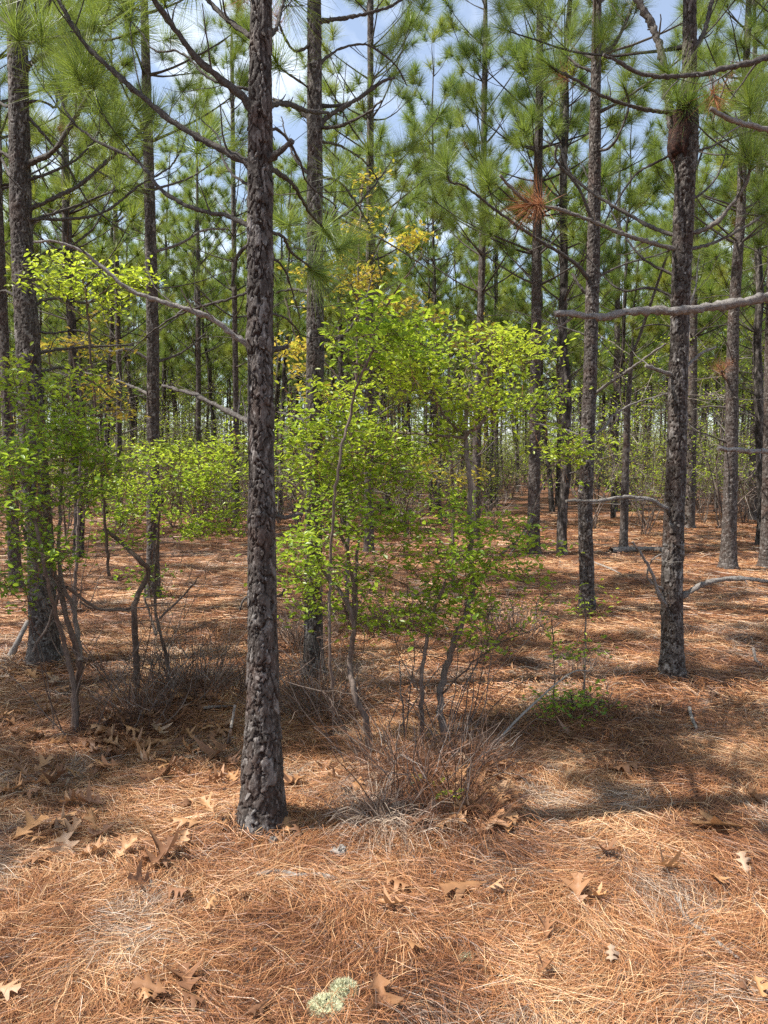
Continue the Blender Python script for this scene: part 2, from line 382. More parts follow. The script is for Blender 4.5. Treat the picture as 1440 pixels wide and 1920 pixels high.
# ------------------------------------------------------------------ bark relief
def cells(u, v, period, rng_tab):
    iu = np.floor(u).astype(int); iv = np.floor(v).astype(int)
    f1 = np.full(u.shape, 9.); f2 = np.full(u.shape, 9.); idr = np.zeros(u.shape); dv = np.zeros(u.shape)
    for du in (-1, 0, 1):
        for dw in (-1, 0, 1):
            cu = iu + du; cv = iv + dw; h = rng_tab[cv & 255, np.mod(cu, period)]
            d = np.hypot(cu + .15 + .7 * h[..., 0] - u, cv + .1 + .8 * h[..., 1] - v)
            closer = d < f1; f2 = np.where(closer, f1, np.minimum(f2, d))
            idr = np.where(closer, h[..., 2], idr); dv = np.where(closer, v - (cv + .1 + .8 * h[..., 1]), dv); f1 = np.where(closer, d, f1)
    return f1, f2, idr, dv
def trunk_mesh(g, center, radius, zs, nseg, seed, amp=.007, cw=.035, ch=.07, mat=0, lumps=()):
    """rings round a centre line; raised bark plates with recessed fissures"""
    rng = np.random.default_rng(seed); tab = rng.random((256, 64, 3))
    zs = np.asarray(zs, float); c = np.array([center(z) for z in zs]); r = np.array([radius(z) for z in zs])
    a = np.arange(nseg) * 2 * math.pi / nseg; A, Z = np.meshgrid(a, zs); rr = np.repeat(r[:, None], nseg, 1)
    per = max(5, int(round(2 * math.pi * np.median(r[:max(1, len(r) // 2)]) / cw)))
    U = A / (2 * math.pi) * per; V = Z / ch
    cA, sA = np.cos(A), np.sin(A)
    w1 = fbm(cA * 2.2 + 5, Z * 16 + sA * 2.2, seed, 3) - .5; w2 = fbm(cA * 2.5, Z * 22 + sA * 2.5, seed + 4, 3) - .5; w3 = vnoise(cA * 9 + 3, Z * 90 + sA * 9, seed + 6) - .5
    f1, f2, idr, dv = cells(U + 1.9 * w1 + .25 * w3, V + 1.7 * w2, per, tab)
    e = np.clip((f2 - f1) / .16, 0, 1); e = e * e * (3 - 2 * e)
    p2 = min(per * 2, 64)
    g1, g2, id2, dv2 = cells((U + 1.9 * w1) * p2 / per, V * 2.6 + 2.2 * w2 + .4 * w3, p2, tab)
    e2 = np.clip((g2 - g1) / .22, 0, 1)
    disp = amp * (e * (.75 + .6 * idr - .25 * dv) + (e * .3 + .05) * (e2 * .5 + id2 * .8 - .3 * dv2) - 1.0) + amp * 1.0 * (vnoise(cA * 1.5 + 3, Z * 3 + sA * 1.5, seed + 8) - .5) + amp * .12 * w3
    # gentle flutes
    rr2 = rr * (1 + .035 * np.sin(3 * A + Z * 1.3 + seed) + .02 * np.sin(5 * A - Z * 2)) + disp * np.clip(rr / .05, .25, 1)
    for (lz, la, lh, lw, lang) in lumps:
        dA = np.angle(np.exp(1j * (A - la))); rr2 = rr2 + lh * np.exp(-((Z - lz) / lw) ** 2 - (dA / lang) ** 2)
    P = np.stack([c[:, 0:1] + np.cos(A) * rr2, c[:, 1:2] + np.sin(A) * rr2, Z], -1)
    n = len(zs); i = np.arange(n - 1)[:, None] * nseg; j = np.arange(nseg)[None, :]; k = (j + 1) % nseg
    f = np.stack([i + j, i + k, i + k + nseg, i + j + nseg], -1).reshape(-1, 4)
    rn = np.clip(idr * .45 + id2 * .55 + .1 * (e2 - .5), 0, 1)
    g.add(P.reshape(-1, 3), f, mat, rn.ravel(), (e * (.35 + .65 * e2)).ravel())
    g.add(np.vstack([P[-1], [[c[-1, 0], c[-1, 1], zs[-1] + .02]]]), np.stack([np.arange(nseg), (np.arange(nseg) + 1) % nseg, np.full(nseg, nseg)], -1), mat, .5, .6)
    return P, e

def zrange(z0, z1, step_lo, z2, step_hi):
    return np.concatenate([np.arange(z0, z1, step_lo), np.arange(z1, z2, step_hi)])

# ------------------------------------------------------------------ tufts as pieces or as one mass
def in_frame(p, m=60):
    x, y, f = project(p); return bool(f > .3 and -m < x < 1440 + m and -m < y < 1920 + m)
TUFT_COUNT = [0]
def place_tufts(tufts, limb_obj, limb_origin, rng, brown=0.03):
    for (p, d, s) in tufts:
        br = rng.random() < brown
        me = TUFT_BROWN[rng.integers(0, 2)] if br else TUFT_MESH[rng.integers(0, 6)]
        o = bpy.data.objects.new('needle_tuft', me)
        if br: o['label'] = 'brown dead needle tuft'
        z = Vector(d).normalized(); q = z.to_track_quat('Z', 'Y') @ Quaternion((0, 0, 1), rng.random() * 6.28)
        o.rotation_mode = 'QUATERNION'; o.rotation_quaternion = q; o.scale = (s, s, s)
        o.location = Vector(p) - Vector(limb_origin); o.parent = limb_obj; C.objects.link(o); TUFT_COUNT[0] += 1

# ------------------------------------------------------------------ a pine of its own geometry
class Pine:
    def __init__(s, label, px, wid, D=None, H=10.5, seed=1, group='pines of the stand', fine=.006, nseg=60, amp=.006, cw=.032, ch=.06, lumps=(), crown_from=4.0, flakes=0, stub=False):
        s.rng = np.random.default_rng(seed); s.seed = seed
        gp = ground(*px[0])
        if D is None: D = gp[1]
        s.D = D; s.base = np.array([gp[0], D, float(gh(gp[0], D))]); s.H = H
        P = np.array([at(x, y, D) for x, y in px]); P[0] = s.base
        zx = np.array(P[:, 2]); xx = np.array(P[:, 0])
        slope = (xx[-1] - xx[-2]) / (zx[-1] - zx[-2]) if len(xx) > 1 else 0
        yw = s.rng.normal(0, .02)
        def center(z):
            x = np.interp(z, zx, xx) if z <= zx[-1] else xx[-1] + slope * (z - zx[-1]) * .6
            return np.array([x, D + yw * max(0, z) * .6])
        wz = np.array([at(720, y, D)[2] for y, _ in wid]); wr = np.array([wpx * D / FPX / 2 * .94 for _, wpx in wid])
        o = np.argsort(wz); wz, wr = wz[o], wr[o]
        def radius(z):
            if z <= wz[-1]: return float(np.interp(z, wz, wr)) * (1 + .34 * math.exp(-max(0, z - s.base[2]) / .07))
            return max(.008, float(wr[-1] * (1 - (z - wz[-1]) / (H - wz[-1])) ** .8)) if z < H else .008
        s.center, s.radius = center, radius
        s.root = empty('pine_tree', s.base, label, 'pine tree', group)
        top_vis = min(H - .1, at(720, -40, D)[2])
        g = Geo()
        zs = zrange(s.base[2] - .06, top_vis, fine, H, .06)
        hi = H if not stub else top_vis
        zs = zs[zs <= hi]
        Pm, e = trunk_mesh(g, center, radius, zs, nseg, seed, amp, cw, ch, 0, lumps)
        s.trunk = g.build('trunk', M_bark, s.root, smooth=True); s.trunk.location = -Vector(s.base)
        if flakes:
            fg = Geo(); rng = s.rng
            for _ in range(flakes):
                i = rng.integers(4, int((top_vis - zs[0]) / fine) - 4); j = rng.integers(0, nseg); p = Pm[i, j]; c = np.array([*center(zs[i]), zs[i]]); o = norm(p - c); o[2] = 0
                sd = norm(np.cross([0, 0, 1.], o)); a, b = rng.uniform(.004, .010), rng.uniform(.006, .018); lift = rng.uniform(.002, .008)
                up = np.array([0, 0, 1.]) + sd * rng.normal(0, .3)
                q = [p - sd * a + up * b * rng.uniform(.6, 1), p + sd * a * rng.uniform(.6, 1) + up * b, p + sd * a + o * lift - up * b * .2, p + sd * a * .3 + o * lift * 1.3 - up * b, p - sd * a * .8 + o * lift - up * b * .5]
                q = np.array(q); th = o * .002
                v = np.vstack([q, q - th]); fg.add(v, [[0, 4, 3], [0, 3, 2], [0, 2, 1], [5, 8, 9], [5, 7, 8], [5, 6, 7]], 0, rng.random(), .9)
                fg.add(v, [[k, (k + 1) % 5, (k + 1) % 5 + 5, k + 5] for k in range(5)], 0, .3, .6)
            f = fg.build('loose_bark', M_bark, s.root, kind='stuff'); f.location = -Vector(s.base)
        s.mass = Geo(); s.has_mass = False; s.massl = Geo(); s.has_massl = False
        s.crown_from = crown_from
    def surf(s, z, toward):
        c = s.center(z); r = s.radius(z) * .7; d = np.array(toward[:2], float); d = d / (np.linalg.norm(d) + 1e-9)
        return np.array([c[0] + d[0] * r, c[1] + d[1] * r, z])
    def _finish_limb(s, g, tufts, p0, brown=.03, label=None):
        vis = any(in_frame(v) for gv in g.v for v in gv[::40])
        if vis:
            o = g.build('branch', M_limb, s.root, smooth=True, origin=p0)
            o.location = Vector(p0) - Vector(s.base)
            if label: o['label'] = label
            tv = [t for t in tufts if in_frame(t[0], 90)]; th = [t for t in tufts if not in_frame(t[0], 90)]
            place_tufts(tv, o, p0, s.rng, brown)
        else:
            for gv, gf, gm, gr, gt in zip(g.v, g.f, g.m, g.r, g.t): pass
            s.massl.v += g.v; s.massl.f += [f + s.massl.n for f in g.f]; s.massl.m += g.m; s.massl.r += g.r; s.massl.t += g.t; s.massl.n += g.n; s.has_massl = True
            th = tufts
        if th:
            add_tufts(s.mass, [t[0] for t in th], [t[1] for t in th], np.array([t[2] for t in th]), s.rng, LIGHT, 0); s.has_mass = True
    def limb_px(s, pts, w0, w1, dz=0.0, live=True, dens=3.0, label=None, tone=.25, subs=True, brown=.03, start=.35, wlast=None, npt=None, tip_tuft=True, scale=1.0, dead_tuft=None):
        """a limb whose course was read off the photograph, standing in the tree's own depth"""
        n = len(pts); P = []
        for i, (x, y) in enumerate(pts):
            D = s.D + dz * (i / (n - 1)) if n > 1 else s.D
            P.append(at(x, y, D))
        P = np.array(P); z0 = P[0][2]; c = s.center(z0); P[0] = [c[0] + (P[0][0] - c[0]) * .6, c[1], z0]
        m = npt or max(12, int(np.linalg.norm(np.diff(P, axis=0), axis=1).sum() / .018)); path = spline(P, m)
        rr = np.linspace(w0, w1, m) * s.D / FPX / 2; rr *= 1 + .30 * (vnoise(np.arange(m) * .23, np.zeros(m) + s.seed, len(pts)) - .5) + .22 * (np.sin(np.arange(m) * 1.9) > .86); rr[0] *= 1.6; rr[1] *= 1.25
        path[1:] += s.rng.normal(0, .0015, path[1:].shape); path[1:] += np.cumsum(s.rng.normal(0, .0016, path[1:].shape), 0) * np.linspace(0, 1, m - 1)[:, None]
        g = Geo(); tube(g, path, rr, 11, 0, s.rng.random(), tone, rough=.17, rng=s.rng); tufts = []
        kn = np.cumsum((s.rng.random(m) < .04)[:, None] * s.rng.normal(0, .006, (m, 3)), 0)
        for _ in range(int(m * .018 / .11)):                       # short snapped side twigs
            i = s.rng.integers(3, m - 2); T = norm(path[i + 1] - path[i]); sd = norm(np.cross(T, s.rng.normal(size=3))); d = norm(sd + T * .6)
            ln = s.rng.uniform(.012, .05) if s.rng.random() < .75 else s.rng.uniform(.08, .26); k_ = 3 if ln < .06 else 6
            tube(g, curve_path(path[i], d, ln, k_, s.rng, .3, .14), np.linspace(rr[i] * .4, rr[i] * .16, k_), 5, 0, .5, tone)
        if subs:
            sub_shoots(g, path, float(rr[m // 2]) * .8, live, s.rng, tufts, dens=dens, start=start, seg=6, scale=scale)
            if not tip_tuft and live: tufts.pop()
        if dead_tuft:
            q = path[np.argmin([abs(project(v)[0] - dead_tuft) for v in path])]; tufts += [(q, np.array([-.8, 0, -.1]) + s.rng.normal(0, .25, 3), 1.25) for _ in range(3)]; brown = 1.0
        s._finish_limb(g, tufts, P[0], brown, label)
        return path
    def crown(s, z0=None, z1=None, per=(3, 5), gap=(.42, .68), Lmax=1.7, live_from=None, dead_prob=.5, dens=2.3, avoid=None, live_prob=1.0):
        rng = s.rng; z = z0 if z0 is not None else 1.4; H = s.H; z1 = z1 or H - .1; lf = live_from or s.crown_from
        az0 = rng.random() * 6.28
        while z < z1:
            live = z > lf; n = rng.integers(per[0], per[1] + 1); az0 += rng.uniform(.4, 1.2)
            for k in range(n):
                if (not live and rng.random() > dead_prob) or (live and rng.random() > live_prob): continue
                az = az0 + k * 2 * math.pi / n + rng.normal(0, .25)
                if avoid and avoid(az, z): continue
                f = 1 - max(0, (z - lf)) / (H - lf)
                Ln = (Lmax * (.25 + .75 * f ** .8) if live else rng.uniform(.25, 1.3)) * rng.uniform(.7, 1.1)
                el = rng.uniform(R(2), R(32)) + (1 - f) * .4 if live else rng.uniform(R(-5), R(35))
                r0 = min(s.radius(z) * .3, .006 + .0065 * Ln) * (1 if live else .7)
                g = Geo(); tufts = []; p0 = s.surf(z + rng.normal(0, .03), (math.cos(az), math.sin(az)))
                grow_limb(g, p0, az, el, Ln, r0, live, rng, tufts, seg=6, n=10, dens=dens)
                s._finish_limb(g, tufts, p0)
            z += rng.uniform(*gap)
    def done(s):
        if s.has_massl:
            o = s.massl.build('upper_limbs', M_limb, s.root, smooth=True, kind='stuff'); o.location = -Vector(s.base)
        if s.has_mass:
            o = s.mass.build('crown', M_needle, s.root, kind='stuff'); o.location = -Vector(s.base)

# ------------------------------------------------------------------ ground
for (px, py, mh, mr) in ((492, 1540, .05, .22), (760, 1500, .09, .34), (835, 1430, .07, .25), (265, 1345, .09, .40), (1090, 1330, .06, .22), (585, 1290, .06, .3), (400, 1290, .05, .3), (1264, 1268, .05, .26), (84, 1235, .06, .34), (1102, 1142, .05, .3), (588, 1275, .05, .24), (287, 1116, .05, .3)):
    gp0 = ground(px, py); MOUNDS.append((gp0[0], gp0[1], mh, mr))
def axis(fine, half, grow, far):
    a = [0.]; st = fine
    while a[-1] < far:
        a.append(a[-1] + st)
        if a[-1] > half: st *= grow
    return np.array(a)
ax = axis(.045, 3.6, 1.05, 900); xs = np.concatenate([-ax[::-1], ax[1:]])
ay = axis(.045, 6.5, 1.04, 900); ys = np.concatenate([1.2 - axis(.15, 2, 1.3, 400)[::-1], 1.2 + ay[1:]])
X, Y = np.meshgrid(xs, ys); Z = gh(X, Y) * np.exp(-np.hypot(X, Y) / 400)
nx, ny = len(xs), len(ys); i = np.arange(ny - 1)[:, None] * nx; j = np.arange(nx - 1)[None, :]
g = Geo(); g.add(np.stack([X, Y, Z], -1).reshape(-1, 3), np.stack([i + j, i + j + 1, i + j + nx + 1, i + j + nx], -1).reshape(-1, 4))
gr = g.build('ground', M_ground, smooth=True); tag(gr, 'forest floor of orange brown pine straw', kind='structure')

rngS = np.random.default_rng(21)
def straw(g, n, y0, y1, width, segs, spread=.52, lift=.02):
    y = np.sqrt(rngS.uniform(y0 ** 2, y1 ** 2, n)); x = rngS.uniform(-1, 1, n) * (spread * y + .35)
    ang = fbm(x * 1.6, y * 1.6, 31) * 11.0 + rngS.normal(0, .6, n); ang = np.where(rngS.random(n) < .28, rngS.uniform(0, 6.28, n), ang)
    Ln = rngS.uniform(.10, .24, n); d = np.stack([np.cos(ang), np.sin(ang)], 1); sd = np.stack([-d[:, 1], d[:, 0]], 1)
    curv = rngS.normal(0, .07, n) * Ln; h0 = rngS.uniform(0, lift, n); h1 = h0 + rngS.normal(0, lift * .7, n); arch = np.abs(rngS.normal(0, lift * .6, n))
    gray = np.clip((fbm(x * 3.1 + 4, y * 3.1, 41) - .60) * 6 + rngS.normal(.04, .22, n), 0, 1) * .6
    gp_ = gray; gray = (rngS.random(n) < np.clip(gp_ * 1.1, .06, .8)) * rngS.uniform(.6, 1, n)
    rn = np.clip(.50 + (fbm(x * 2.3, y * 2.3, 51) - .5) * 1.1 + rngS.normal(0, .30, n), 0, 1)
    vs = []
    roll = rngS.uniform(-1, 1, n); wv = np.stack([sd[:, 0] * np.cos(roll), sd[:, 1] * np.cos(roll), np.sin(roll)], 1)
    for k in range(segs + 1):
        u = k / segs; bow = curv * 4 * u * (1 - u)
        px = x + d[:, 0] * Ln * (u - .5) + sd[:, 0] * bow; py = y + d[:, 1] * Ln * (u - .5) + sd[:, 1] * bow
        pz = gh(px, py) + np.maximum(h0 * (1 - u) + h1 * u + arch * 4 * u * (1 - u), .001) + .001
        c = np.stack([px, py, pz], 1); ww = width * (1 if 0 < k < segs else .55) * .5
        vs += [c - wv * ww, c + wv * ww]
    m = len(vs); V = np.stack(vs, 1).reshape(-1, 3); off = (np.arange(n) * m)[:, None]
    for k in range(segs):
        g.add(V if k == 0 else np.zeros((0, 3)), np.array([[2 * k, 2 * k + 1, 2 * k + 3, 2 * k + 2]]) + off, 0, np.repeat(rn, m), np.repeat(gray, m)) if k == 0 else (g.f.append((np.array([[2 * k, 2 * k + 1, 2 * k + 3, 2 * k + 2]]) + off + g.n - len(V)).astype(np.int32)), g.m.append(np.zeros(n, np.int32)))
g = Geo()
straw(g, 72000, 1.75, 3.0, .0013, 2, lift=.019); straw(g, 84000, 3.0, 4.5, .0017, 2, lift=.019); straw(g, 56000, 4.5, 7, .0030, 2, lift=.022)
straw(g, 52000, 7, 12, .0065, 1); straw(g, 42000, 12, 22, .013, 1)
tag(g.build('pine_straw', M_straw), 'thick carpet of fallen orange and grey pine needles', 'pine straw', kind='stuff')

# ------------------------------------------------------------------ pines read off the photograph
up = lambda az, z: False
A = Pine('stout dark foreground pine left of centre with thick flaky bark plates', [(492, 1545), (493, 1300), (491, 1000), (487, 640), (487, 300), (490, 0)],
         [(1560, 88), (1500, 84), (1430, 80), (1350, 66), (1200, 58), (1000, 53), (640, 48), (300, 44), (0, 40)], H=10.5, seed=11, fine=.0045, nseg=110, amp=.0085, cw=.040, ch=.11, flakes=200,
         lumps=((at(0, 960, 3.26)[2], 4.7, .006, .03, 3), (at(0, 650, 3.26)[2], 4.0, .008, .04, 2.5)))
dz = .5
A.limb_px([(465, 310), (350, 245), (280, 195), (190, 120), (145, 75), (100, 5), (80, -60)], 12, 6, .3)
A.limb_px([(465, 200), (430, 160), (370, 110), (330, 60), (285, 0), (250, -60)], 13, 7, -.2)
A.limb_px([(485, 78), (445, 50), (390, 0), (340, -50)], 11, 7, .3)
A.limb_px([(468, 428), (425, 405), (360, 390), (300, 355), (250, 300), (175, 265), (120, 215), (90, 150)], 9, 4, .6)
A.limb_px([(468, 655), (455, 640), (400, 600), (350, 580), (250, 547), (200, 510), (150, 470), (105, 452), (60, 450)], 11, 4, -.15, live=False, tone=1.0, dens=1.5, label='bare lichen-grey branch sloping down to the trunk')
A.limb_px([(468, 790), (455, 785), (410, 760), (350, 732), (305, 720)], 10, 6, .5, live=False, tone=.4, subs=False)
A.limb_px([(505, 200), (535, 193), (575, 205), (620, 215)], 12, 7, .7, live=False, subs=False)
A.limb_px([(500, 305), (520, 290), (551, 264)], 12, 9, -.1, live=False, subs=False, label='short thick broken branch stub')
A.limb_px([(505, 312), (530, 330), (555, 352), (580, 395), (620, 440)], 9, 5, .9, live=True, dens=2)
A.limb_px([(505, 75), (520, 50), (530, 15), (545, -40)], 9, 5, .3)
A.limb_px([(505, 432), (530, 445), (545, 475), (575, 500), (600, 520)], 6, 3, .5, dens=2)
A.limb_px([(465, 455), (445, 480), (430, 538)], 8, 5, .1, live=False, subs=False)
A.limb_px([(508, 965), (540, 970), (565, 965)], 10, 5, .1, live=False, subs=False, label='short dead stub halfway up the trunk')
A.limb_px([(508, 662), (525, 652), (538, 646)], 11, 8, .1, live=False, subs=False)
A.limb_px([(470, 1110), (455, 1125), (450, 1143)], 6, 3, 0, live=False, subs=False)
A.limb_px([(512, 1122), (528, 1115), (535, 1105)], 5, 3, 0, live=False, subs=False)
for pts in ([(468, 170), (400, 150), (340, 100), (290, 95), (262, 60), (230, 20)], [(468, 545), (430, 560), (360, 580), (300, 610), (240, 660)], [(468, 350), (440, 330), (420, 300), (410, 250), (385, 220)],
            [(508, 480), (530, 500), (548, 550), (560, 600)], [(508, 240), (530, 250), (560, 300), (575, 340), (625, 380)], [(508, 585), (540, 600), (570, 640)]):
    A.limb_px(pts, 5, 2, .35, live=False, dens=2)
back = lambda az, z: math.sin(az) < .15
A.crown(z0=4.0, live_from=4.2, Lmax=1.5, per=(3, 4))
A.done()
B = Pine('straight slender dark pine just right of the stout foreground trunk', [(588, 1275), (587, 1000), (591, 640), (591, 300), (590, 0)],
         [(1290, 42), (1150, 36), (1000, 34), (640, 33), (300, 29), (0, 25)], H=11, seed=12, fine=.007, nseg=64, amp=.0055, cw=.034, ch=.08, flakes=80)
B.limb_px([(600, 40), (650, 32), (720, 12), (770, -20)], 7, 4, .3, dens=1.8)
B.limb_px([(602, 232), (625, 212), (670, 185), (718, 152), (740, 148)], 9, 4, .2, live=False, dens=1.5)
B.limb_px([(600, 240), (640, 235), (690, 210), (715, 190)], 6, 3, -.3, live=False)
B.limb_px([(580, 225), (562, 205), (540, 195), (515, 185)], 9, 5, .2, live=False, subs=False)
B.limb_px([(603, 555), (618, 545), (637, 527)], 7, 5, .1, live=False, subs=False)
B.limb_px([(578, 550), (550, 542), (515, 550)], 6, 3, .3, live=False, subs=False)
B.limb_px([(603, 265), (640, 275), (690, 310), (720, 360)], 5, 2, .6, dens=2.5)
B.limb_px([(580, 168), (530, 130), (515, 110)], 4, 3, -.2, dens=2)
B.limb_px([(580, 85), (552, 95), (530, 65), (518, 30)], 5, 3, -.2, dens=2, brown=.9)
B.limb_px([(576, 795), (550, 780), (520, 770)], 6, 3, .2, live=False, subs=False)
B.limb_px([(606, 795), (640, 800), (660, 792)], 6, 3, .2, live=False, subs=False)
for pts in ([(603, 330), (640, 345), (680, 400), (700, 450), (712, 520)], [(603, 420), (650, 400), (700, 350), (735, 300)], [(603, 120), (640, 90), (690, 85), (740, 120), (760, 160)], [(578, 330), (555, 300), (540, 262), (530, 220)], [(603, 640), (640, 630), (680, 580), (700, 520)]):
    B.limb_px(pts, 5, 2, .3, live=False, dens=2)
B.crown(z0=2.6, z1=4.9, live_from=3.4, Lmax=1.9, per=(2, 4), avoid=back, live_prob=.6, dead_prob=.7, dens=1.6)
B.crown(z0=5.0, live_from=5.0, Lmax=1.5)
B.done()
Cc = Pine('dark pine at the left edge leaning out of the picture behind the leafy shrub', [(82, 1235), (72, 1000), (50, 700), (30, 400), (22, 150), (18, 0)],
          [(1245, 62), (1180, 54), (1000, 50), (700, 45), (300, 38), (0, 35)], H=11, seed=13, fine=.0075, nseg=70, amp=.0065, cw=.038, ch=.09, flakes=110)
Cc.limb_px([(38, 118), (75, 107), (130, 82), (200, 50), (250, 8), (275, -40)], 9, 5, .3, dens=1.8)
Cc.limb_px([(45, 302), (100, 282), (140, 220), (180, 150), (185, 125)], 10, 5, -.3, dens=1.8)
Cc.limb_px([(50, 388), (100, 372), (150, 345), (210, 290), (270, 240), (285, 210)], 8, 4, .3, dens=1.8)
Cc.limb_px([(50, 440), (65, 415), (100, 400), (160, 380), (240, 345)], 7, 3, .5, dens=1.8)
Cc.limb_px([(38, 70), (110, 70), (200, 77), (262, 62)], 5, 3, -.3, dens=1.8)
Cc.limb_px([(62, 570), (100, 560), (160, 570), (215, 560)], 6, 3, .3, live=False)
Cc.limb_px([(66, 662), (110, 655), (180, 648), (250, 645)], 6, 3, .3, live=False)
Cc.limb_px([(62, 618), (95, 625), (150, 620), (200, 640)], 5, 2, .3, live=False)
Cc.limb_px([(38, 60), (60, 35), (90, 5), (110, -30)], 10, 6, .2, dens=1.8)
Cc.limb_px([(30, 300), (10, 290), (-20, 280)], 8, 5, .2, live=False, subs=False)
Cc.limb_px([(28, 560), (8, 545), (-20, 560)], 6, 3, .2, live=False, subs=False)
Cc.limb_px([(40, 180), (80, 190), (105, 200), (108, 150), (130, 110)], 5, 3, .2, dens=2)
for pts in ([(46, 330), (90, 325), (140, 300), (175, 262), (190, 215)], [(40, 200), (80, 250), (120, 300), (165, 380), (240, 440)], [(48, 405), (140, 410), (200, 395), (260, 350), (330, 300), (365, 200)], [(30, 20), (70, 60), (110, 110), (160, 190), (210, 240), (255, 300)], [(50, 500), (90, 470), (130, 462), (180, 420), (215, 350)], [(66, 700), (120, 690), (180, 720), (215, 750)]):
    Cc.limb_px(pts, 5.5, 2, .3, live=False, dens=2)
Cc.crown(z0=2.3, z1=5.2, live_from=3.4, Lmax=1.9, per=(2, 4), avoid=back, live_prob=.6, dead_prob=.7, dens=1.6)
Cc.crown(z0=5.4, live_from=5.2, Lmax=1.5)
Cc.done()
C2 = Pine('thinner pine at the left edge behind the leaning dark one', [(30, 1105), (22, 950), (8, 700), (-6, 400), (-15, 0)], [(1110, 26), (1000, 22), (600, 18), (0, 14)], H=11, seed=14, fine=.012, nseg=36, crown_from=4.2)
C2.crown(z0=1.6, live_from=4.2, dead_prob=.7); C2.done()
Dd = Pine('slim pine rising behind the low green shrubs left of the stout trunk', [(287, 1118), (289, 850), (289, 640), (283, 300), (276, 0)], [(1125, 30), (1050, 25), (640, 23), (300, 19), (0, 14)], H=11, seed=15, fine=.010, nseg=44, amp=.005, cw=.03, ch=.05, crown_from=4.4)
Dd.limb_px([(280, 742), (255, 728), (215, 712), (160, 700)], 6, 3, .2, live=False, tone=.6)
Dd.limb_px([(278, 675), (240, 655), (205, 660), (150, 640)], 5, 3, -.2, live=False, tone=.6)
Dd.limb_px([(298, 475), (340, 455), (380, 430), (430, 425)], 5, 3, .2, live=False, tone=.6)
Dd.limb_px([(300, 680), (345, 660), (390, 625)], 5, 2, .2, live=False)
Dd.crown(z0=2.2, live_from=4.0, dead_prob=.9, Lmax=1.6); Dd.done()
Hh = Pine('medium pine standing right behind the tall yellow-green shrub', [(1000, 1038), (1003, 800), (1005, 500), (1010, 240), (1011, 0)], [(1045, 28), (980, 24), (700, 20), (300, 16), (0, 12)], H=11.5, seed=16, fine=.014, nseg=36, amp=.006, cw=.035, ch=.06, crown_from=4.2)
Hh.limb_px([(1012, 735), (1060, 720), (1090, 690)], 4, 2, .2, live=False)
Hh.limb_px([(1005, 965), (985, 1000), (955, 1040)], 5, 2, -.6, live=False)
Hh.crown(z0=2, live_from=4.3, dead_prob=.8, Lmax=1.9, per=(3, 5)); Hh.done()
I = Pine('pine with pale flaking bark third from the right edge and a bare arched limb', [(1102, 1142), (1098, 950), (1108, 700), (1114, 500), (1118, 300), (1124, 0)], [(1145, 33), (1100, 28), (900, 27), (640, 25), (300, 22), (0, 15)], H=10.5, seed=17, fine=.009, nseg=50, amp=.009, cw=.03, ch=.06, flakes=50, crown_from=4.6)
I.limb_px([(1110, 530), (1085, 500), (1050, 475), (1000, 445), (935, 400), (870, 355), (840, 345), (832, 310)], 7, 3, -.4, dens=1.8, live=True)
I.limb_px([(1108, 555), (1090, 540), (1070, 510)], 6, 4, .1, live=False, subs=False)
I.limb_px([(1112, 742), (1140, 720), (1180, 693), (1245, 645)], 6, 3, -.3, live=False, tone=.6, dens=1)
I.limb_px([(1105, 822), (1135, 800), (1150, 778), (1190, 755), (1250, 738)], 5, 2, .3, live=False, tone=.7, dens=1)
I.limb_px([(1095, 822), (1065, 808), (1030, 800), (990, 788)], 5, 2, .2, live=False, tone=.8, subs=False)
I.limb_px([(1128, 97), (1150, 85), (1170, 50), (1187, 10)], 8, 5, .3, dens=1.8)
I.limb_px([(1122, 520), (1160, 500), (1220, 480), (1260, 465)], 4, 2, .6, live=True)
I.limb_px([(1120, 280), (1150, 270), (1180, 200), (1170, 160)], 5, 3, -.3, dens=1.8)
I.limb_px([(1118, 130), (1080, 120), (1060, 100)], 5, 3, .3, dens=1.8)
I.limb_px([(1120, 422), (1105, 400), (1085, 350), (1045, 300), (1048, 272)], 6, 4, -.2, live=False, dens=1)
I.crown(z0=2.2, z1=4.4, live_from=3.4, Lmax=1.9, per=(2, 4), avoid=back, live_prob=.6, dead_prob=.7, dens=1.6)
I.crown(z0=4.3, live_from=4.8, dead_prob=.5, Lmax=1.7, per=(2, 4), live_prob=.8); I.done()
J = Pine('forked scaly pine near the right edge with a dark swollen canker high on it', [(1262, 1268), (1260, 1100), (1266, 900), (1272, 640), (1282, 330), (1290, 150), (1291, 0)],
         [(1280, 50), (1230, 43), (1100, 40), (900, 36), (640, 33), (330, 36), (280, 42), (225, 36), (180, 25), (0, 22)], H=10.8, seed=18, fine=.007, nseg=72, amp=.009, cw=.036, ch=.08, flakes=140)
zk = at(1282, 252, J.D)[2]
J.limb_px([(1275, 300), (1262, 235), (1255, 200), (1240, 110), (1222, 50), (1195, 0), (1180, -40)], 17, 10, .05, live=False, subs=False, label='leaning second stem rising from the canker', tone=.5)
g = Geo(); rk = np.random.default_rng(3); kc = np.array(at(1271, 258, J.D)); kc[1] -= .03
th = np.linspace(0, math.pi, 15)[:, None]; ph = (np.arange(20) * 2 * math.pi / 20)[None, :]
rad = 1 + .5 * (vnoise(th * 3 + 0 * ph, np.cos(ph) * 2 + np.sin(ph) * 1.3 + 5 + 0 * th, 2) - .5) * 2
P = np.stack([np.sin(th) * np.cos(ph) * .062 * rad, np.sin(th) * np.sin(ph) * .062 * rad, np.cos(th) * .20 * rad + 0 * ph], -1) + kc
i = np.arange(14)[:, None] * 20; j = np.arange(20)[None, :]; k = (j + 1) % 20
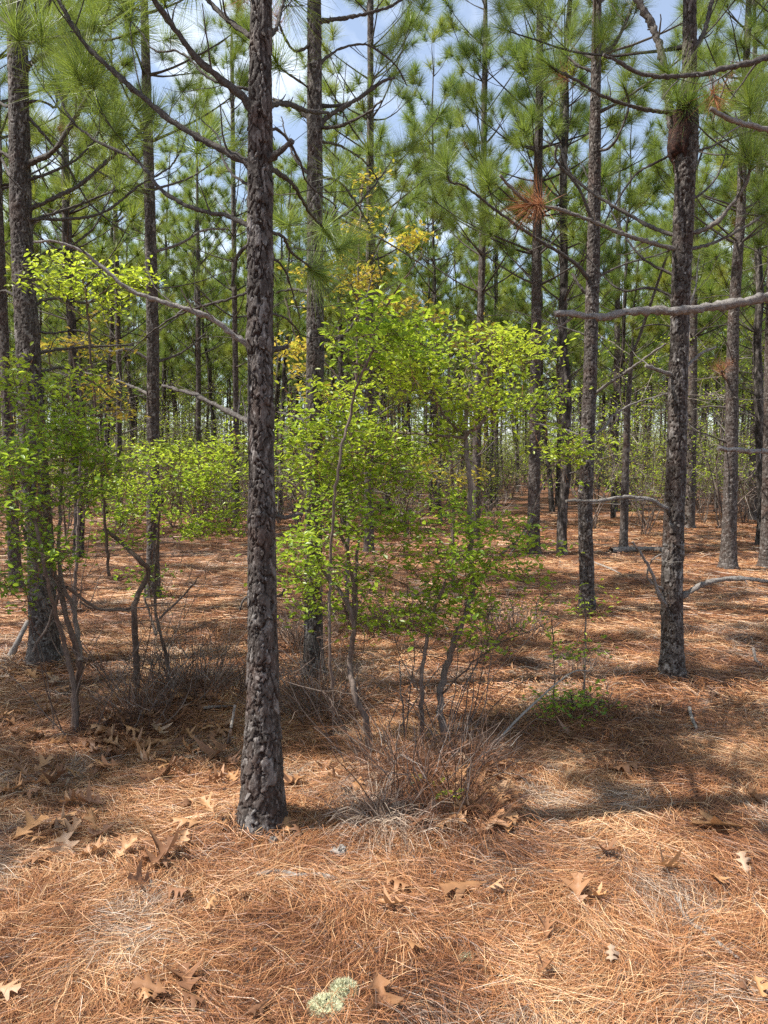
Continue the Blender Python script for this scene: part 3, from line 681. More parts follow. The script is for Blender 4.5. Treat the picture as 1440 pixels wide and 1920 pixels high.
g.add(P.reshape(-1, 3), np.stack([i + j, i + k, i + k + 20, i + j + 20], -1).reshape(-1, 4))
o = g.build('canker', M_canker, J.root, smooth=True, origin=kc); o.location = Vector(kc) - Vector(J.base); o['label'] = 'dark swollen resin canker on the trunk'
J.limb_px([(1255, 214), (1225, 208), (1185, 200), (1130, 180), (1080, 150), (1025, 120)], 7, 4, -.2, live=True, dens=2)
J.limb_px([(1265, 470), (1230, 458), (1170, 440), (1110, 415), (1045, 390), (990, 380), (955, 350), (935, 328)], 8, 4, -.5, live=False, tone=.7, dens=.8, dead_tuft=992, label='long bare limb carrying a brown dead needle tuft')
J.limb_px([(1266, 445), (1230, 430), (1190, 410), (1120, 370), (1065, 325), (1045, 272)], 7, 4, .4, live=False, dens=1, tone=.4)
J.limb_px([(1262, 955), (1242, 950), (1220, 937), (1170, 932), (1120, 941), (1062, 942)], 8, 4, -.3, live=False, tone=.9, subs=False, label='bare arched dead limb pointing left')
J.limb_px([(1272, 1125), (1290, 1112), (1320, 1095), (1370, 1086), (1440, 1092), (1500, 1110)], 10, 5, -.2, live=False, tone=.9, subs=False, label='low bare limb curving right from the trunk base')
J.limb_px([(1270, 1152), (1245, 1130), (1232, 1108), (1222, 1075), (1200, 1035), (1185, 1015)], 8, 3, -.25, live=False, tone=1, subs=False, label='broken dead limb hanging beside the trunk')
J.limb_px([(1230, 1105), (1215, 1085), (1222, 1050), (1238, 1038)], 4, 2, -.3, live=False, tone=1, subs=False)
J.limb_px([(1290, 440), (1315, 432), (1345, 415), (1385, 365), (1405, 325), (1395, 280)], 8, 4, -.2, live=True, tone=.6, dens=2)
J.limb_px([(1290, 470), (1340, 455), (1400, 425), (1450, 395)], 6, 4, .3, live=True, dens=2, tone=.4)
J.limb_px([(1270, 705), (1250, 700), (1212, 685)], 8, 6, -.1, live=False, tone=.8, subs=False)
J.limb_px([(1272, 702), (1295, 680), (1320, 660), (1345, 652)], 7, 4, .2, live=False, tone=.8, subs=False)
J.limb_px([(1300, 100), (1320, 60), (1335, 0), (1340, -40)], 9, 6, .2, dens=1.8)
J.limb_px([(1283, 285), (1320, 280), (1365, 262), (1430, 240)], 5, 3, .3, dens=1.8)
J.limb_px([(1285, 225), (1288, 205), (1293, 190)], 8, 6, -.12, live=True, dens=4, start=.5, scale=.35, brown=0)
J.limb_px([(1293, 150), (1330, 140), (1340, 185)], 4, 3, -.3, dens=1.8)
J.limb_px([(1276, 615), (1230, 610), (1190, 620)], 3, 2, .2, live=False)
for pts in ([(1262, 285), (1240, 300), (1190, 330), (1150, 390), (1130, 430)], [(1285, 380), (1320, 360), (1350, 320), (1370, 260)], [(1262, 560), (1220, 540), (1170, 545), (1130, 520), (1090, 470)], [(1262, 520), (1200, 480), (1150, 400), (1135, 350)]):
    J.limb_px(pts, 5, 2, .3, live=False, dens=2)
J.crown(z0=2.4, z1=4.9, live_from=3.4, Lmax=1.9, per=(2, 4), avoid=back, live_prob=.6, dead_prob=.7, dens=1.6)
J.crown(z0=5.0, live_from=5.0, Lmax=1.5, per=(3, 4)); J.done()
K = Pine('reddish pine right of the forked one with bare lower trunk', [(1366, 1066), (1371, 800), (1374, 600), (1388, 400), (1392, 240), (1402, 0)], [(1072, 34), (1000, 28), (700, 22), (400, 17), (0, 10)], H=10.5, seed=19, fine=.012, nseg=40, amp=.006, cw=.032, ch=.055, flakes=30, crown_from=4.2)
K.limb_px([(1366, 765), (1330, 762), (1300, 768)], 4, 2, .2, live=False, subs=False)
K.limb_px([(1362, 716), (1356, 705), (1355, 695)], 5, 4, -.2, live=True, brown=1, dens=8, scale=.4)
K.crown(z0=1.8, live_from=4.2, dead_prob=.8); K.done()
Q = Pine('pale pine trunk cut by the right edge of the picture', [(1440, 1062), (1441, 900), (1446, 600), (1455, 0)], [(1066, 34), (960, 26), (700, 22), (0, 14)], H=10, seed=20, fine=.012, nseg=40, crown_from=4.5)
Q.crown(z0=2.0, live_from=4.4, dead_prob=.7); Q.done()
# pine just outside the right edge whose bare limbs reach into the picture
q0 = Pine('pine just past the right edge whose bare scaly limbs reach into view', [(1760, 1470), (1755, 900), (1750, 300), (1745, 0)], [(1480, 70), (1300, 52), (800, 46), (0, 36)], H=10.5, seed=22, fine=.02, nseg=40)
q0.limb_px([(1755, 540), (1650, 545), (1540, 553), (1440, 563), (1350, 580), (1290, 587), (1200, 590), (1140, 600), (1100, 600), (1045, 594)], 22, 10, -.35, live=False, tone=.85, subs=False, label='long bare scaly limb crossing in front of the right trunks')
q0.limb_px([(1750, 60), (1600, 75), (1500, 88), (1440, 100), (1375, 115), (1320, 122), (1250, 122), (1200, 110), (1165, 85), (1135, 65)], 14, 5, -.2, live=False, tone=.3, subs=False, label='long dark limb sweeping across the upper right')
q0.limb_px([(1750, 380), (1600, 310), (1500, 262), (1440, 240), (1385, 222), (1340, 195)], 15, 7, -.3, live=False, tone=.9, subs=False)
q0.limb_px([(1755, 880), (1600, 862), (1500, 853), (1440, 850), (1390, 848), (1345, 843)], 13, 7, -.3, live=False, tone=1, subs=False, label='pale dead limb end poking in from the right edge')
q0.crown(z0=4.4, live_from=4.4, Lmax=1.4, per=(3, 4)); q0.done()
# ------------------------------------------------------------------ mid-distance pines standing one by one
MID = [
 ('thin grey pine line just left of the stout foreground trunk', [(443, 990), (443, 780), (440, 450), (437, 100)], [(990, 13), (600, 10), (100, 7)]),
 ('thin pine behind the centre shrubs, just right of the second dark trunk', [(692, 1035), (692, 700), (694, 400), (695, 0)], [(1035, 20), (600, 15), (0, 11)]),
 ('slim pine behind the yellow-green shrub, left of the medium one', [(892, 1012), (894, 830), (903, 500), (908, 100)], [(1012, 18), (600, 14), (100, 10)]),
 ('pine directly behind the forked scaly pine, its trunk showing on the right side', [(1293, 990), (1300, 700), (1304, 400), (1306, 150)], [(990, 20), (700, 17), (150, 10)]),
 ('dark thin pine between the medium one and the pale flaking one', [(1057, 978), (1055, 700), (1054, 560), (1052, 350)], [(978, 14), (600, 11), (200, 8)]),
 ('distant pine standing left of the short snag', [(1152, 958), (1155, 700), (1158, 400)], [(958, 13), (500, 10)]),
 ('dark pine behind the reddish one, near the right edge', [(1411, 975), (1418, 700), (1425, 300)], [(975, 17), (600, 14), (300, 11)]),
 ('thin pine rising above the low green shrubs at far left', [(222, 985), (224, 700), (218, 420)], [(985, 12), (600, 10), (300, 8)]),
 ('slim distant pine left of the stout trunk, right of the slim grey one', [(371, 965), (371, 700), (368, 450)], [(965, 10), (600, 9)]),
 ('thin pine in the gap right of the centre shrubs', [(817, 948), (816, 700), (812, 400)], [(948, 11), (600, 9)]),
 ('thin distant pine seen between the medium and slim pines right of centre', [(930, 948), (930, 700), (931, 350)], [(948, 10), (600, 8)]),
 ('dead leaning snag without a top behind the pale flaking pine', [(1169, 1028), (1172, 900), (1177, 770), (1185, 660), (1196, 640)], [(1028, 17), (800, 12), (640, 6)]),
 ('thin pine at the far left edge beside the leaning pair', [(150, 1000), (142, 700), (130, 300)], [(1000, 12), (600, 9)]),
]
POS = [(p.base[0], p.D) for p in (A, B, Cc, C2, Dd, Hh, I, J, K, Q, q0)]
for n_, (lab, px, wid) in enumerate(MID):
    p = Pine(lab, px, wid, seed=60 + n_, H=(10.8 + (n_ * 37 % 10) * .16), fine=.03, nseg=18, amp=.006, cw=.04, ch=.07, crown_from=4.2, stub=('snag' in lab))
    if 'snag' in lab:
        p.crown(z0=.8, z1=3.2, live_from=99, dead_prob=.5, Lmax=.6)
    else:
        # crown with limbs as pieces, needles gathered into one crown
        rng = p.rng; z = 1.6; az0 = rng.random() * 6; g = Geo(); tf = []
        while z < p.H - .1:
            live = z > 4.2; az0 += 1
            for k in range(rng.integers(3, 6)):
                if not live and rng.random() < .25: continue
                az = az0 + k * 1.4 + rng.normal(0, .3); f = 1 - max(0, z - 4.2) / (p.H - 4.2)
                Ln = (1.75 * (.25 + .75 * f ** .8) if live else rng.uniform(.3, 1.3)) * rng.uniform(.7, 1.1)
                grow_limb(g, p.surf(z, (math.cos(az), math.sin(az))), az, rng.uniform(.15, .6) + (1 - f) * .4, Ln, min(p.radius(z) * .32, .0055 + .0065 * Ln), live, rng, tf, seg=5, n=8, dens=2.1)
            z += rng.uniform(.42, .68)
        o = g.build('branches', M_limb, p.root, smooth=True, kind='stuff'); o.location = -Vector(p.base)
        add_tufts(p.mass, [t[0] for t in tf], [t[1] for t in tf], np.array([t[2] for t in tf]), rng, LIGHT, 0); p.has_mass = True
    p.done(); POS.append((p.base[0], p.D))

# ------------------------------------------------------------------ background pines: eight kinds, copied
def bg_pine(seed, templates=FAR, H=10.5, lf=4.0, dens=1.9, Lmax=1.8):
    rng = np.random.default_rng(seed); g = Geo(); gl = Geo(); gc = Geo(); tf = []
    zs = np.linspace(-.1, H, 26); wob = np.cumsum(rng.normal(0, .025, (26, 2)), 0); wob -= wob[0]
    path = np.column_stack([wob, zs]); rad = .078 * (1 - np.clip(zs, 0, None) / H) ** .75 + .008; rad[0] = .095
    tube(g, path, rad, 10, 0, .5, .7, rough=.05, rng=rng)
    z = 1.3; az0 = rng.random() * 6
    while z < H - .1:
        live = z > lf; az0 += 1
        for k in range(rng.integers(3, 6)):
            if not live and rng.random() < .22: continue
            az = az0 + k * 1.4 + rng.normal(0, .3); f = 1 - max(0, z - lf) / (H - lf)
            Ln = (Lmax * (.25 + .75 * f ** .8) if live else rng.uniform(.3, 1.3)) * rng.uniform(.7, 1.1)
            c = [np.interp(z, zs, path[:, 0]), np.interp(z, zs, path[:, 1]), z]
            grow_limb(gl, c, az, rng.uniform(.1, .6) + (1 - f) * .4, Ln, .0055 + .006 * Ln, live, rng, tf, seg=4, n=7, dens=dens)
        z += rng.uniform(.55, .9) if live else rng.uniform(.3, .5)
    add_tufts(gc, [t[0] for t in tf], [t[1] for t in tf], np.array([t[2] for t in tf]), rng, templates, 0)
    return g.mesh('trunk', M_fbark, True), gl.mesh('branches', M_limb, True), gc.mesh('crown', M_needle)
KINDS = [bg_pine(200 + i, lf=3.4 + .25 * (i % 4), H=9.8 + .35 * i) for i in range(7)]
rngB = np.random.default_rng(77); n_bg = 0; tries = 0
while n_bg < 262 and tries < 9000:
    tries += 1
    y = math.sqrt(rngB.uniform(13.5 ** 2, 56 ** 2)); x = rngB.uniform(-1, 1) * (.55 * y + 1.5)
    gap = 1.75 if y < 25 else 1.6
    if any((x - a) ** 2 + (y - b) ** 2 < gap ** 2 for a, b in POS): continue
    px_, _, _ = project([x, y, 1.]); 
    if y < 17.5 and not (px_ < 20 or px_ > 1420): continue
    if y < 21 and 925 < px_ < 990: continue
    POS.append((x, y)); k = rngB.integers(0, len(KINDS)); s = rngB.uniform(.9, 1.12); fat = rngB.uniform(.55, 1.15)
    z = float(gh(x, y)); r = empty('pine_tree', (x, y, z), 'slender pine standing among the many trunks deep in the stand', 'pine tree', 'pines deep in the stand')
    rz = rngB.random() * 6.28; lean = (rngB.normal(0, .03), rngB.normal(0, .03))
    for me, nm, sx in ((KINDS[k][0], 'trunk', fat), (KINDS[k][1], 'branches', s), (KINDS[k][2], 'crown', s)):
        o = bpy.data.objects.new(nm, me); C.objects.link(o); o.parent = r; o.scale = (sx, sx, s)
        if nm != 'trunk': o['kind'] = 'stuff'
    r.rotation_euler = (lean[0], lean[1], rz); n_bg += 1
# pines around the view; the first three added unseen, sized to shade the floor
SHADE = [(-5.3, 3.75, 3, .68), (-4.6, 4.3, 0, .6), (-5.9, 3.0, 1, .66), (-6.6, 6.6, 1), (-8.2, 9.6, 5), (-4.9, 12.2, 2), (-8.9, 4.6, 0), (-9.2, 12.6, 4), (5.6, 7.2, 2), (7.2, 11.0, 1), (2.9, 12.4, 6), (-7.4, -.6, 6)]
SLAB = ['nearest shading pine, left beyond the edge in front of the leaning pine', 'small pine close outside the left edge beside the foreground straw', 'second shading pine left beyond the edge beside the leafy shrub', 'shading pine left of the view level with the leaning pine', 'shading pine far out to the left behind the leaning pair', 'pine left of the view level with the slim left pine', 'outlying pine farthest to the left near the leaning pine', 'pine outside the left edge far behind the leafy shrub', 'pine outside the right edge level with the forked pine', 'pine outside the right edge level with the reddish pine', 'pine among the right trunks behind the flaking and forked ones', 'pine left of and behind the camera spot']
for (x, y, k, *sc_), slab in zip(SHADE, SLAB):
    z = float(gh(x, y)); r = empty('pine_tree', (x, y, z), slab, 'pine tree', 'pines beside the view')
    for me, nm in zip(KINDS[k], ('trunk', 'branches', 'crown')):
        o = bpy.data.objects.new(nm, me); C.objects.link(o); o.parent = r
        if nm != 'trunk': o['kind'] = 'stuff'
    r.rotation_euler = (0, 0, x * 7)
    if sc_: r.scale = (sc_[0] * 1.25, sc_[0] * 1.25, sc_[0])
# the far wood: reads as one mass
g = Geo(); rf = np.random.default_rng(99)
for i in range(520):
    y = math.sqrt(rf.uniform(56 ** 2, 140 ** 2)); x = rf.uniform(-1, 1) * (.58 * y + 3); H = rf.uniform(9.5, 13); z0 = float(gh(x, y))
    r0 = rf.uniform(.05, .09); tube(g, [[x, y, z0 - .2], [x + rf.normal(0, .2), y, z0 + H * .5], [x + rf.normal(0, .25), y, z0 + H]], [r0, r0 * .75, .02], 5, 0, .5, .7, cap=False)
    n = 60; t = rf.random(n) ** .9; zz = z0 + 1.6 + (H - 1.6) * t; rr = (1.5 * (1 - t) + .25) * np.sqrt(rf.random(n)); aa = rf.random(n) * 6.28
    pos = np.stack([x + np.cos(aa) * rr, y + np.sin(aa) * rr, zz + .3 * rr], 1); dr = np.stack([np.cos(aa) * .6, np.sin(aa) * .6, np.ones(n)], 1)
    m = 11; c = np.repeat(pos, m, 0); dd = norm(np.repeat(dr, m, 0) + rf.normal(0, .75, (n * m, 3))); sd = norm(np.cross(dd, rf.normal(size=dd.shape))) * .022
    V = np.stack([c - sd, c + sd, c + dd * .32], 1).reshape(-1, 3); g.add(V, np.arange(n * m * 3).reshape(-1, 3), 1, np.repeat(rf.random(n * m), 3), .35 * rf.random())
tag(g.build('distant_pine_wood', [M_fbark, M_needle]), 'hazy mass of pines closing the view far behind', 'forest', kind='stuff')

g = Geo()
for i in range(2900):
    y = math.sqrt(rf.uniform(40 ** 2, 150 ** 2)); x = rf.uniform(-1, 1) * (.56 * y + 2); z0 = float(gh(x, y)); h = rf.uniform(.8, 6.0) * min(1, y / 80); wd = rf.uniform(.4, 1.1); kind = rf.random()
    n = 60; c = np.stack([x + rf.normal(0, wd, n), y + rf.normal(0, wd, n), z0 + h * rf.random(n) ** .8], 1)
    if kind < .5:
        d = norm(np.stack([rf.normal(0, .5, n), rf.normal(0, .5, n), np.ones(n)], 1)) * .55; s = norm(np.cross(d, rf.normal(size=(n, 3)))) * .012
        g.add(np.stack([c - s, c + s, c + d], 1).reshape(-1, 3), np.arange(n * 3).reshape(-1, 3), 1, .5, np.repeat(rf.random(n), 3))
    else:
        d = norm(rf.normal(size=(n, 3))) * .16; s = norm(np.cross(d, rf.normal(size=(n, 3)))) * .07
        g.add(np.stack([c - s, c + s, c + d], 1).reshape(-1, 3), np.arange(n * 3).reshape(-1, 3), 0, np.repeat(rf.random(n), 3), .35 + .5 * rf.random())
tag(g.build('distant_undergrowth', [M_leaf, M_stem]), 'tangle of brown twigs and green leaves far back under the pines', 'undergrowth', kind='stuff')

# ------------------------------------------------------------------ shrubs
def leaves(g, centers, n_each, spread, size, rng, tone, mat=0, flat=.45, tone_sd=.12, slim=.46):
    c = np.repeat(centers, n_each, 0); n = len(c); off = rng.normal(0, 1, (n, 3)) * spread; off[:, 2] *= flat; c = c + off
    ln = size * rng.uniform(.6, 1.15, n); az = rng.random(n) * 6.28
    d = norm(np.stack([np.cos(az), np.sin(az), rng.normal(.1, .45, n)], 1)); nm = norm(np.stack([rng.normal(0, .55, n), rng.normal(0, .55, n), np.ones(n)], 1))
    s = norm(np.cross(nm, d)); nm = np.cross(d, s); W = ln * slim
    P = [c, c + d * (ln * .30)[:, None] + s * (W * .45)[:, None] + nm * (W * .18)[:, None], c + d * (ln * .68)[:, None] + s * (W * .48)[:, None] + nm * (W * .18)[:, None], c + d * ln[:, None] - nm * (ln * .08)[:, None],
         c + d * (ln * .68)[:, None] - s * (W * .48)[:, None] + nm * (W * .18)[:, None], c + d * (ln * .30)[:, None] - s * (W * .45)[:, None] + nm * (W * .18)[:, None]]
    V = np.stack(P, 1).reshape(-1, 3); o = (np.arange(n) * 6)[:, None]
    f = np.concatenate([np.array([[0, 1, 2, 3]]) + o, np.array([[0, 3, 4, 5]]) + o])
    tn = np.clip((np.repeat(tone, n_each) if np.ndim(tone) else tone) + rng.normal(0, tone_sd, n), 0, 1)
    g.add(V, f, mat, np.repeat(rng.random(n), 6), np.repeat(tn, 6))
def shrub(label, D, stems, blobs, seed, size=.034, cat='shrub', name='shrub', leafmat=None, per=7, sp=.046, group=None, twr=.0022, twtone=.1, straws=0, dead=0):
    rng = np.random.default_rng(seed); b0 = at(*stems[0][0][0], D); base = np.array([b0[0], D, float(gh(b0[0], D))])
    root = empty(name, base, label, cat, group); skel = []; thins = []; thin = int(dead * .10)
    for pts, w0, w1, dzz in stems:
        n = len(pts); P = np.array([at(x, y, D + dzz * (i / max(1, n - 1)) ** .8 + (0 if i == 0 else .05 * math.sin(i * 2.1 + seed))) for i, (x, y) in enumerate(pts)])
        m = max(8, int(np.linalg.norm(np.diff(P, axis=0), axis=1).sum() / .04)); path = spline(P, m)
        if path[0][2] < .25: path[0][2] = min(path[0][2], float(gh(path[0][0], path[0][1])) - .03)
        path[1:] += rng.normal(0, .0035, path[1:].shape)
        g = Geo(); tube(g, path, np.linspace(w0, w1, m) * D / FPX / 2, 7, 0, .5, .05 + .3 * rng.random(), rough=.09, rng=rng)
        o = g.build('stem', M_stem, root, smooth=True, origin=path[0]); o.location = Vector(path[0]) - Vector(base); skel.append(path[len(path) // 5:])
    for _ in range(thin):                                     # hair-thin bare stems from the foot of the shrub
        a = rng.random() * 6.28; q0_ = [base[0] + math.cos(a) * .16 * rng.random(), base[1] + math.sin(a) * .16 * rng.random(), base[2] - .03]
        pt = curve_path(q0_, [math.cos(a) * .45 + rng.normal(0, .2), math.sin(a) * .45, 1], rng.uniform(.45, 1.25), 12, rng, .1, .10); skel.append(pt[4:]); thins.append(pt)
    skel = np.vstack(skel)
    cs, tn = [], []
    for (bx, by, rx, ry, db, rd, n, tone) in blobs:
        nc = max(2, int(n / 7)); cc_ = norm(rng.normal(size=(nc, 3))) * (rng.random(nc) ** .5 * 1.05)[:, None]
        n = int(n * (.85 if n > 30 else .9)); sc_ = np.array([.075 * FPX / D / rx, .042 * FPX / D / ry, .09 / rd]); w_ = rng.random(nc) ** 1.2
        q = cc_[rng.choice(nc, n, p=w_ / w_.sum())] + rng.normal(size=(n, 3)) * sc_
        for v in q:
            cs.append(at(bx + v[0] * rx, by + v[1] * ry, D + db + v[2] * rd)); tn.append(tone + rng.normal(0, .07) - .10 * v[1])
    cs = np.array(cs); tn = np.array(tn); keep = cs[:, 2] > gh(cs[:, 0], cs[:, 1]) + .03
    if keep.sum() > 4: cs, tn = cs[keep], tn[keep]
    cs[:, 2] = np.maximum(cs[:, 2], gh(cs[:, 0], cs[:, 1]) + .04)
    tw = Geo()
    for pt in thins: tube(tw, pt, np.linspace(twr * 1.8, twr * .6, 12), 4, 0, .5, .4 * rng.random(), rough=.08, rng=rng, cap=False)
    dist = np.array([np.min(np.sum((skel - c) ** 2, 1)) for c in cs]); order = np.argsort(dist)
    pool = skel.copy(); extra = []
    ls, lt = [], []
    for q in order:
        c = cs[q]; allp = pool if not extra else np.vstack([pool, np.array(extra)])
        pen = np.sum((allp - c) ** 2, 1) + np.where(allp[:, 2] > c[2] + .02, .05, 0); s0 = allp[np.argmin(pen)]
        v = c - s0; L0 = np.linalg.norm(v); n = 4 if L0 < .12 else 6; t = np.linspace(0, 1, n)[:, None]
        pth = s0 + v * t + np.array([0, 0, 1.]) * (np.sin(t * math.pi) * -.10 * L0) + np.vstack([np.zeros(3), rng.normal(0, .06 * L0, (n - 2, 3)), np.zeros(3)])
        tube(tw, pth, np.linspace(twr * (1 + L0 * 2), twr * .5, n), 4, 0, .5, twtone, cap=False)
        extra.append(c); extra.append(pth[n // 2])
        for kk in range(2):
            e = c + np.array([rng.normal(0, sp * 1.3), rng.normal(0, sp * 1.3), rng.normal(0, sp * .6)]); tube(tw, [c, (c + e) / 2 + [0, 0, .004], e], [twr * .5, twr * .4, twr * .3], 3, 0, .5, twtone, cap=False)
        ls.append(c); lt.append(tn[q])
    for _ in range(dead):
        s0 = skel[rng.integers(0, len(skel))]; d = norm(np.array([rng.normal(), rng.normal(), rng.normal(.2, .5)])); pth = curve_path(s0, d, rng.uniform(.12, .4), 6, rng, .2, .18)
        tube(tw, pth, np.linspace(twr, twr * .4, 6), 3, 0, .5, .4 * rng.random(), cap=False)
    o = tw.build('twigs', M_stem, root, kind='stuff'); o.location = -Vector(base)
    lg = Geo(); leaves(lg, np.array(ls), per, sp, size * 1.12, rng, np.array(lt) + (.10 if leafmat is None else 0), flat=.5, tone_sd=.17)
    o = lg.build('foliage', leafmat or M_leaf, root, kind='stuff'); o.location = -Vector(base)
    if straws:
        sg = Geo()
        for _ in range(straws):
            c = cs[rng.integers(0, len(cs))] + rng.normal(0, .03, 3); d = norm(np.array([rng.normal(0, .35), rng.normal(0, .35), -1])); e = c + d * rng.uniform(.10, .2); s = norm(np.cross(d, rng.normal(size=3))) * .0009
            mid = (c + e) / 2 + rng.normal(0, .012, 3); sg.add([c - s, c + s, mid + s, mid - s, e + s, e - s], [[0, 1, 2, 3], [3, 2, 4, 5]], 0, rng.random() * .6, 0)
        o = sg.build('caught_needles', M_brown, root, kind='stuff'); o.location = -Vector(base)
    return root

shrub('multi-stemmed shrub with deep green leaves at the left edge before the leaning pine', 4.25,
      [([(140, 1385), (143, 1290), (150, 1240), (125, 1160), (105, 1080), (75, 980), (55, 900), (45, 800)], 15, 5, .1), ([(143, 1300), (120, 1200), (95, 1120), (80, 1040), (60, 960)], 10, 5, -.3), ([(150, 1240), (140, 1150), (115, 1090), (110, 1000), (118, 880), (120, 780)], 11, 4, .35), ([(105, 1100), (70, 1060), (40, 980), (20, 900)], 8, 4, .2), ([(112, 1110), (90, 1170), (60, 1220)], 6, 5, .1), ([(125, 1100), (180, 1140), (240, 1145), (300, 1130)], 7, 3, .2)],
      [(70, 760, 95, 60, .1, .35, 90, .36), (40, 840, 100, 70, -.1, .4, 120, .22), (130, 830, 90, 65, .1, .4, 110, .30), (70, 930, 120, 80, 0, .4, 140, .22), (60, 1030, 95, 70, -.2, .35, 100, .15), (190, 860, 70, 60, .2, .3, 55, .35), (30, 720, 50, 30, .1, .3, 25, .55), (150, 730, 70, 40, .3, .3, 45, .55), (40, 1110, 60, 40, -.2, .2, 26, .15)], 301, size=.036, straws=200, dead=70)
shrub('low green shrub on a crooked dark stem behind the brown brush patch left of centre', 4.95,
      [([(256, 1330), (255, 1230), (252, 1150), (262, 1110), (280, 1070), (262, 1050), (230, 1020), (195, 992)], 14, 8, .0), ([(318, 1300), (313, 1230), (300, 1190), (292, 1130), (293, 1050), (300, 960)], 8, 4, .1), ([(300, 1160), (350, 1110), (372, 1080)], 5, 2, -.1), ([(292, 1190), (280, 1150), (272, 1120), (275, 1080)], 6, 3, .3), ([(255, 1140), (190, 1142), (150, 1130)], 6, 4, .2)],
      [(270, 920, 100, 60, .3, .4, 120, .50), (370, 900, 85, 65, .4, .4, 120, .55), (430, 860, 60, 60, .6, .4, 60, .6), (330, 860, 110, 40, .8, .4, 90, .68), (240, 985, 80, 45, .2, .3, 60, .42), (380, 990, 75, 45, .4, .3, 70, .45), (250, 860, 50, 40, .5, .3, 40, .5), (430, 950, 55, 60, .5, .3, 60, .42), (330, 1060, 70, 70, .1, .3, 22, .3)], 302, size=.036, straws=300, dead=110)
shrub('open shrub in the middle with leggy crooked stems rising right of the stout trunk', 3.95,
      [([(692, 1400), (686, 1350), (663, 1300), (656, 1240), (664, 1180), (650, 1130), (610, 1075), (595, 1040)], 14, 6, .0), ([(664, 1180), (662, 1100), (650, 1030), (630, 990), (600, 960), (540, 900)], 9, 4, .2), ([(664, 1190), (668, 1120), (668, 1040), (690, 980), (730, 930)], 8, 4, .35), ([(655, 1160), (640, 1130)], 6, 4, 0)],
      [(580, 1030, 60, 48, -.1, .25, 90, .42), (590, 900, 75, 70, .3, .35, 95, .55), (560, 800, 60, 55, .3, .3, 55, .52), (650, 850, 90, 70, .2, .35, 95, .6), (700, 930, 90, 60, .3, .35, 90, .42), (640, 960, 80, 50, .1, .3, 60, .45), (740, 1010, 90, 45, .2, .3, 70, .42), (690, 1080, 90, 50, .2, .3, 60, .45), (620, 1150, 70, 45, .1, .3, 26, .45), (700, 1170, 80, 40, .1, .3, 26, .45), (560, 1090, 50, 40, .1, .2, 24, .5)], 303, size=.036, straws=160, dead=110)
shrub('tallest yellow-green shrub right of centre with a thick bent stem and wide flat top', 4.1,
      [([(838, 1425), (832, 1380), (825, 1300), (840, 1240), (865, 1170), (885, 1110), (882, 1020), (880, 900), (872, 820), (880, 720)], 15, 8, .0), ([(790, 1390), (790, 1300), (798, 1210), (812, 1150), (835, 1090)], 10, 5, -.1), ([(872, 820), (905, 790), (922, 760), (920, 720), (915, 650)], 8, 5, .0), ([(872, 822), (810, 815), (750, 812), (700, 800)], 6, 3, .1), ([(760, 1370), (752, 1300), (748, 1240)], 4, 3, .1), ([(830, 1300), (870, 1260), (930, 1210), (1000, 1180)], 4, 2, -.1), ([(885, 1110), (930, 1050), (980, 1000), (1010, 930), (1050, 860)], 6, 3, .3), ([(780, 720), (815, 750), (840, 790), (872, 820)], 4, 5, 0)],
      [(930, 655, 85, 34, .0, .35, 110, .80), (800, 670, 75, 50, .2, .3, 80, .45), (760, 720, 75, 45, .0, .35, 85, .78), (870, 760, 95, 42, .1, .35, 110, .72), (960, 760, 60, 40, .2, .3, 45, .55), (720, 640, 70, 38, .1, .3, 50, .42), (690, 780, 90, 45, .1, .3, 80, .66), (740, 850, 85, 55, .3, .35, 80, .38), (1060, 850, 75, 38, .5, .3, 60, .62), (1040, 760, 40, 30, .4, .2, 16, .5), (900, 1030, 70, 60, -.2, .25, 85, .40), (960, 1085, 75, 35, -.1, .3, 40, .40), (860, 960, 70, 45, .2, .3, 50, .4), (800, 1060, 80, 50, .1, .3, 50, .42), (780, 1180, 90, 50, -.1, .3, 45, .42), (880, 1170, 50, 45, -.1, .2, 34, .48), (830, 1120, 90, 50, 0, .3, 50, .45), (960, 1010, 70, 40, 0, .3, 36, .5), (620, 760, 60, 40, .2, .3, 40, .7), (840, 820, 90, 40, .2, .3, 50, .6), (940, 1130, 60, 30, .1, .3, 24, .45)], 304, size=.036, straws=260, dead=110)
shrub('long thin dark sapling leaning right through the middle shrub', 3.7,
      [([(622, 1290), (618, 1200), (618, 1080), (625, 960), (638, 860), (655, 780), (675, 710), (700, 655)], 6, 5, .0)],
      [(690, 600, 55, 38, .1, .2, 45, .40), (660, 640, 50, 30, .1, .2, 26, .45), (760, 620, 70, 30, .1, .2, 36, .42)], 305, size=.042, cat='sapling', name='sapling')
shrub('thin sapling with a flat spray of bright yellow-green leaves at upper left', 4.9,
      [([(205, 1080), (190, 900), (178, 760), (170, 660), (162, 560), (150, 500)], 6, 4, .0), ([(168, 600), (110, 560), (60, 530)], 3, 2, -.1), ([(165, 570), (210, 535), (260, 520)], 3, 2, .1)],
      [(90, 515, 60, 22, -.1, .3, 32, .78), (150, 490, 70, 22, .0, .3, 34, .8), (225, 520, 60, 22, .1, .3, 30, .76), (175, 580, 45, 26, .0, .2, 24, .8), (260, 535, 28, 14, .1, .2, 12, .9), (110, 540, 40, 18, 0, .2, 16, .8)], 306, size=.040, cat='sapling', name='sapling', sp=.05)
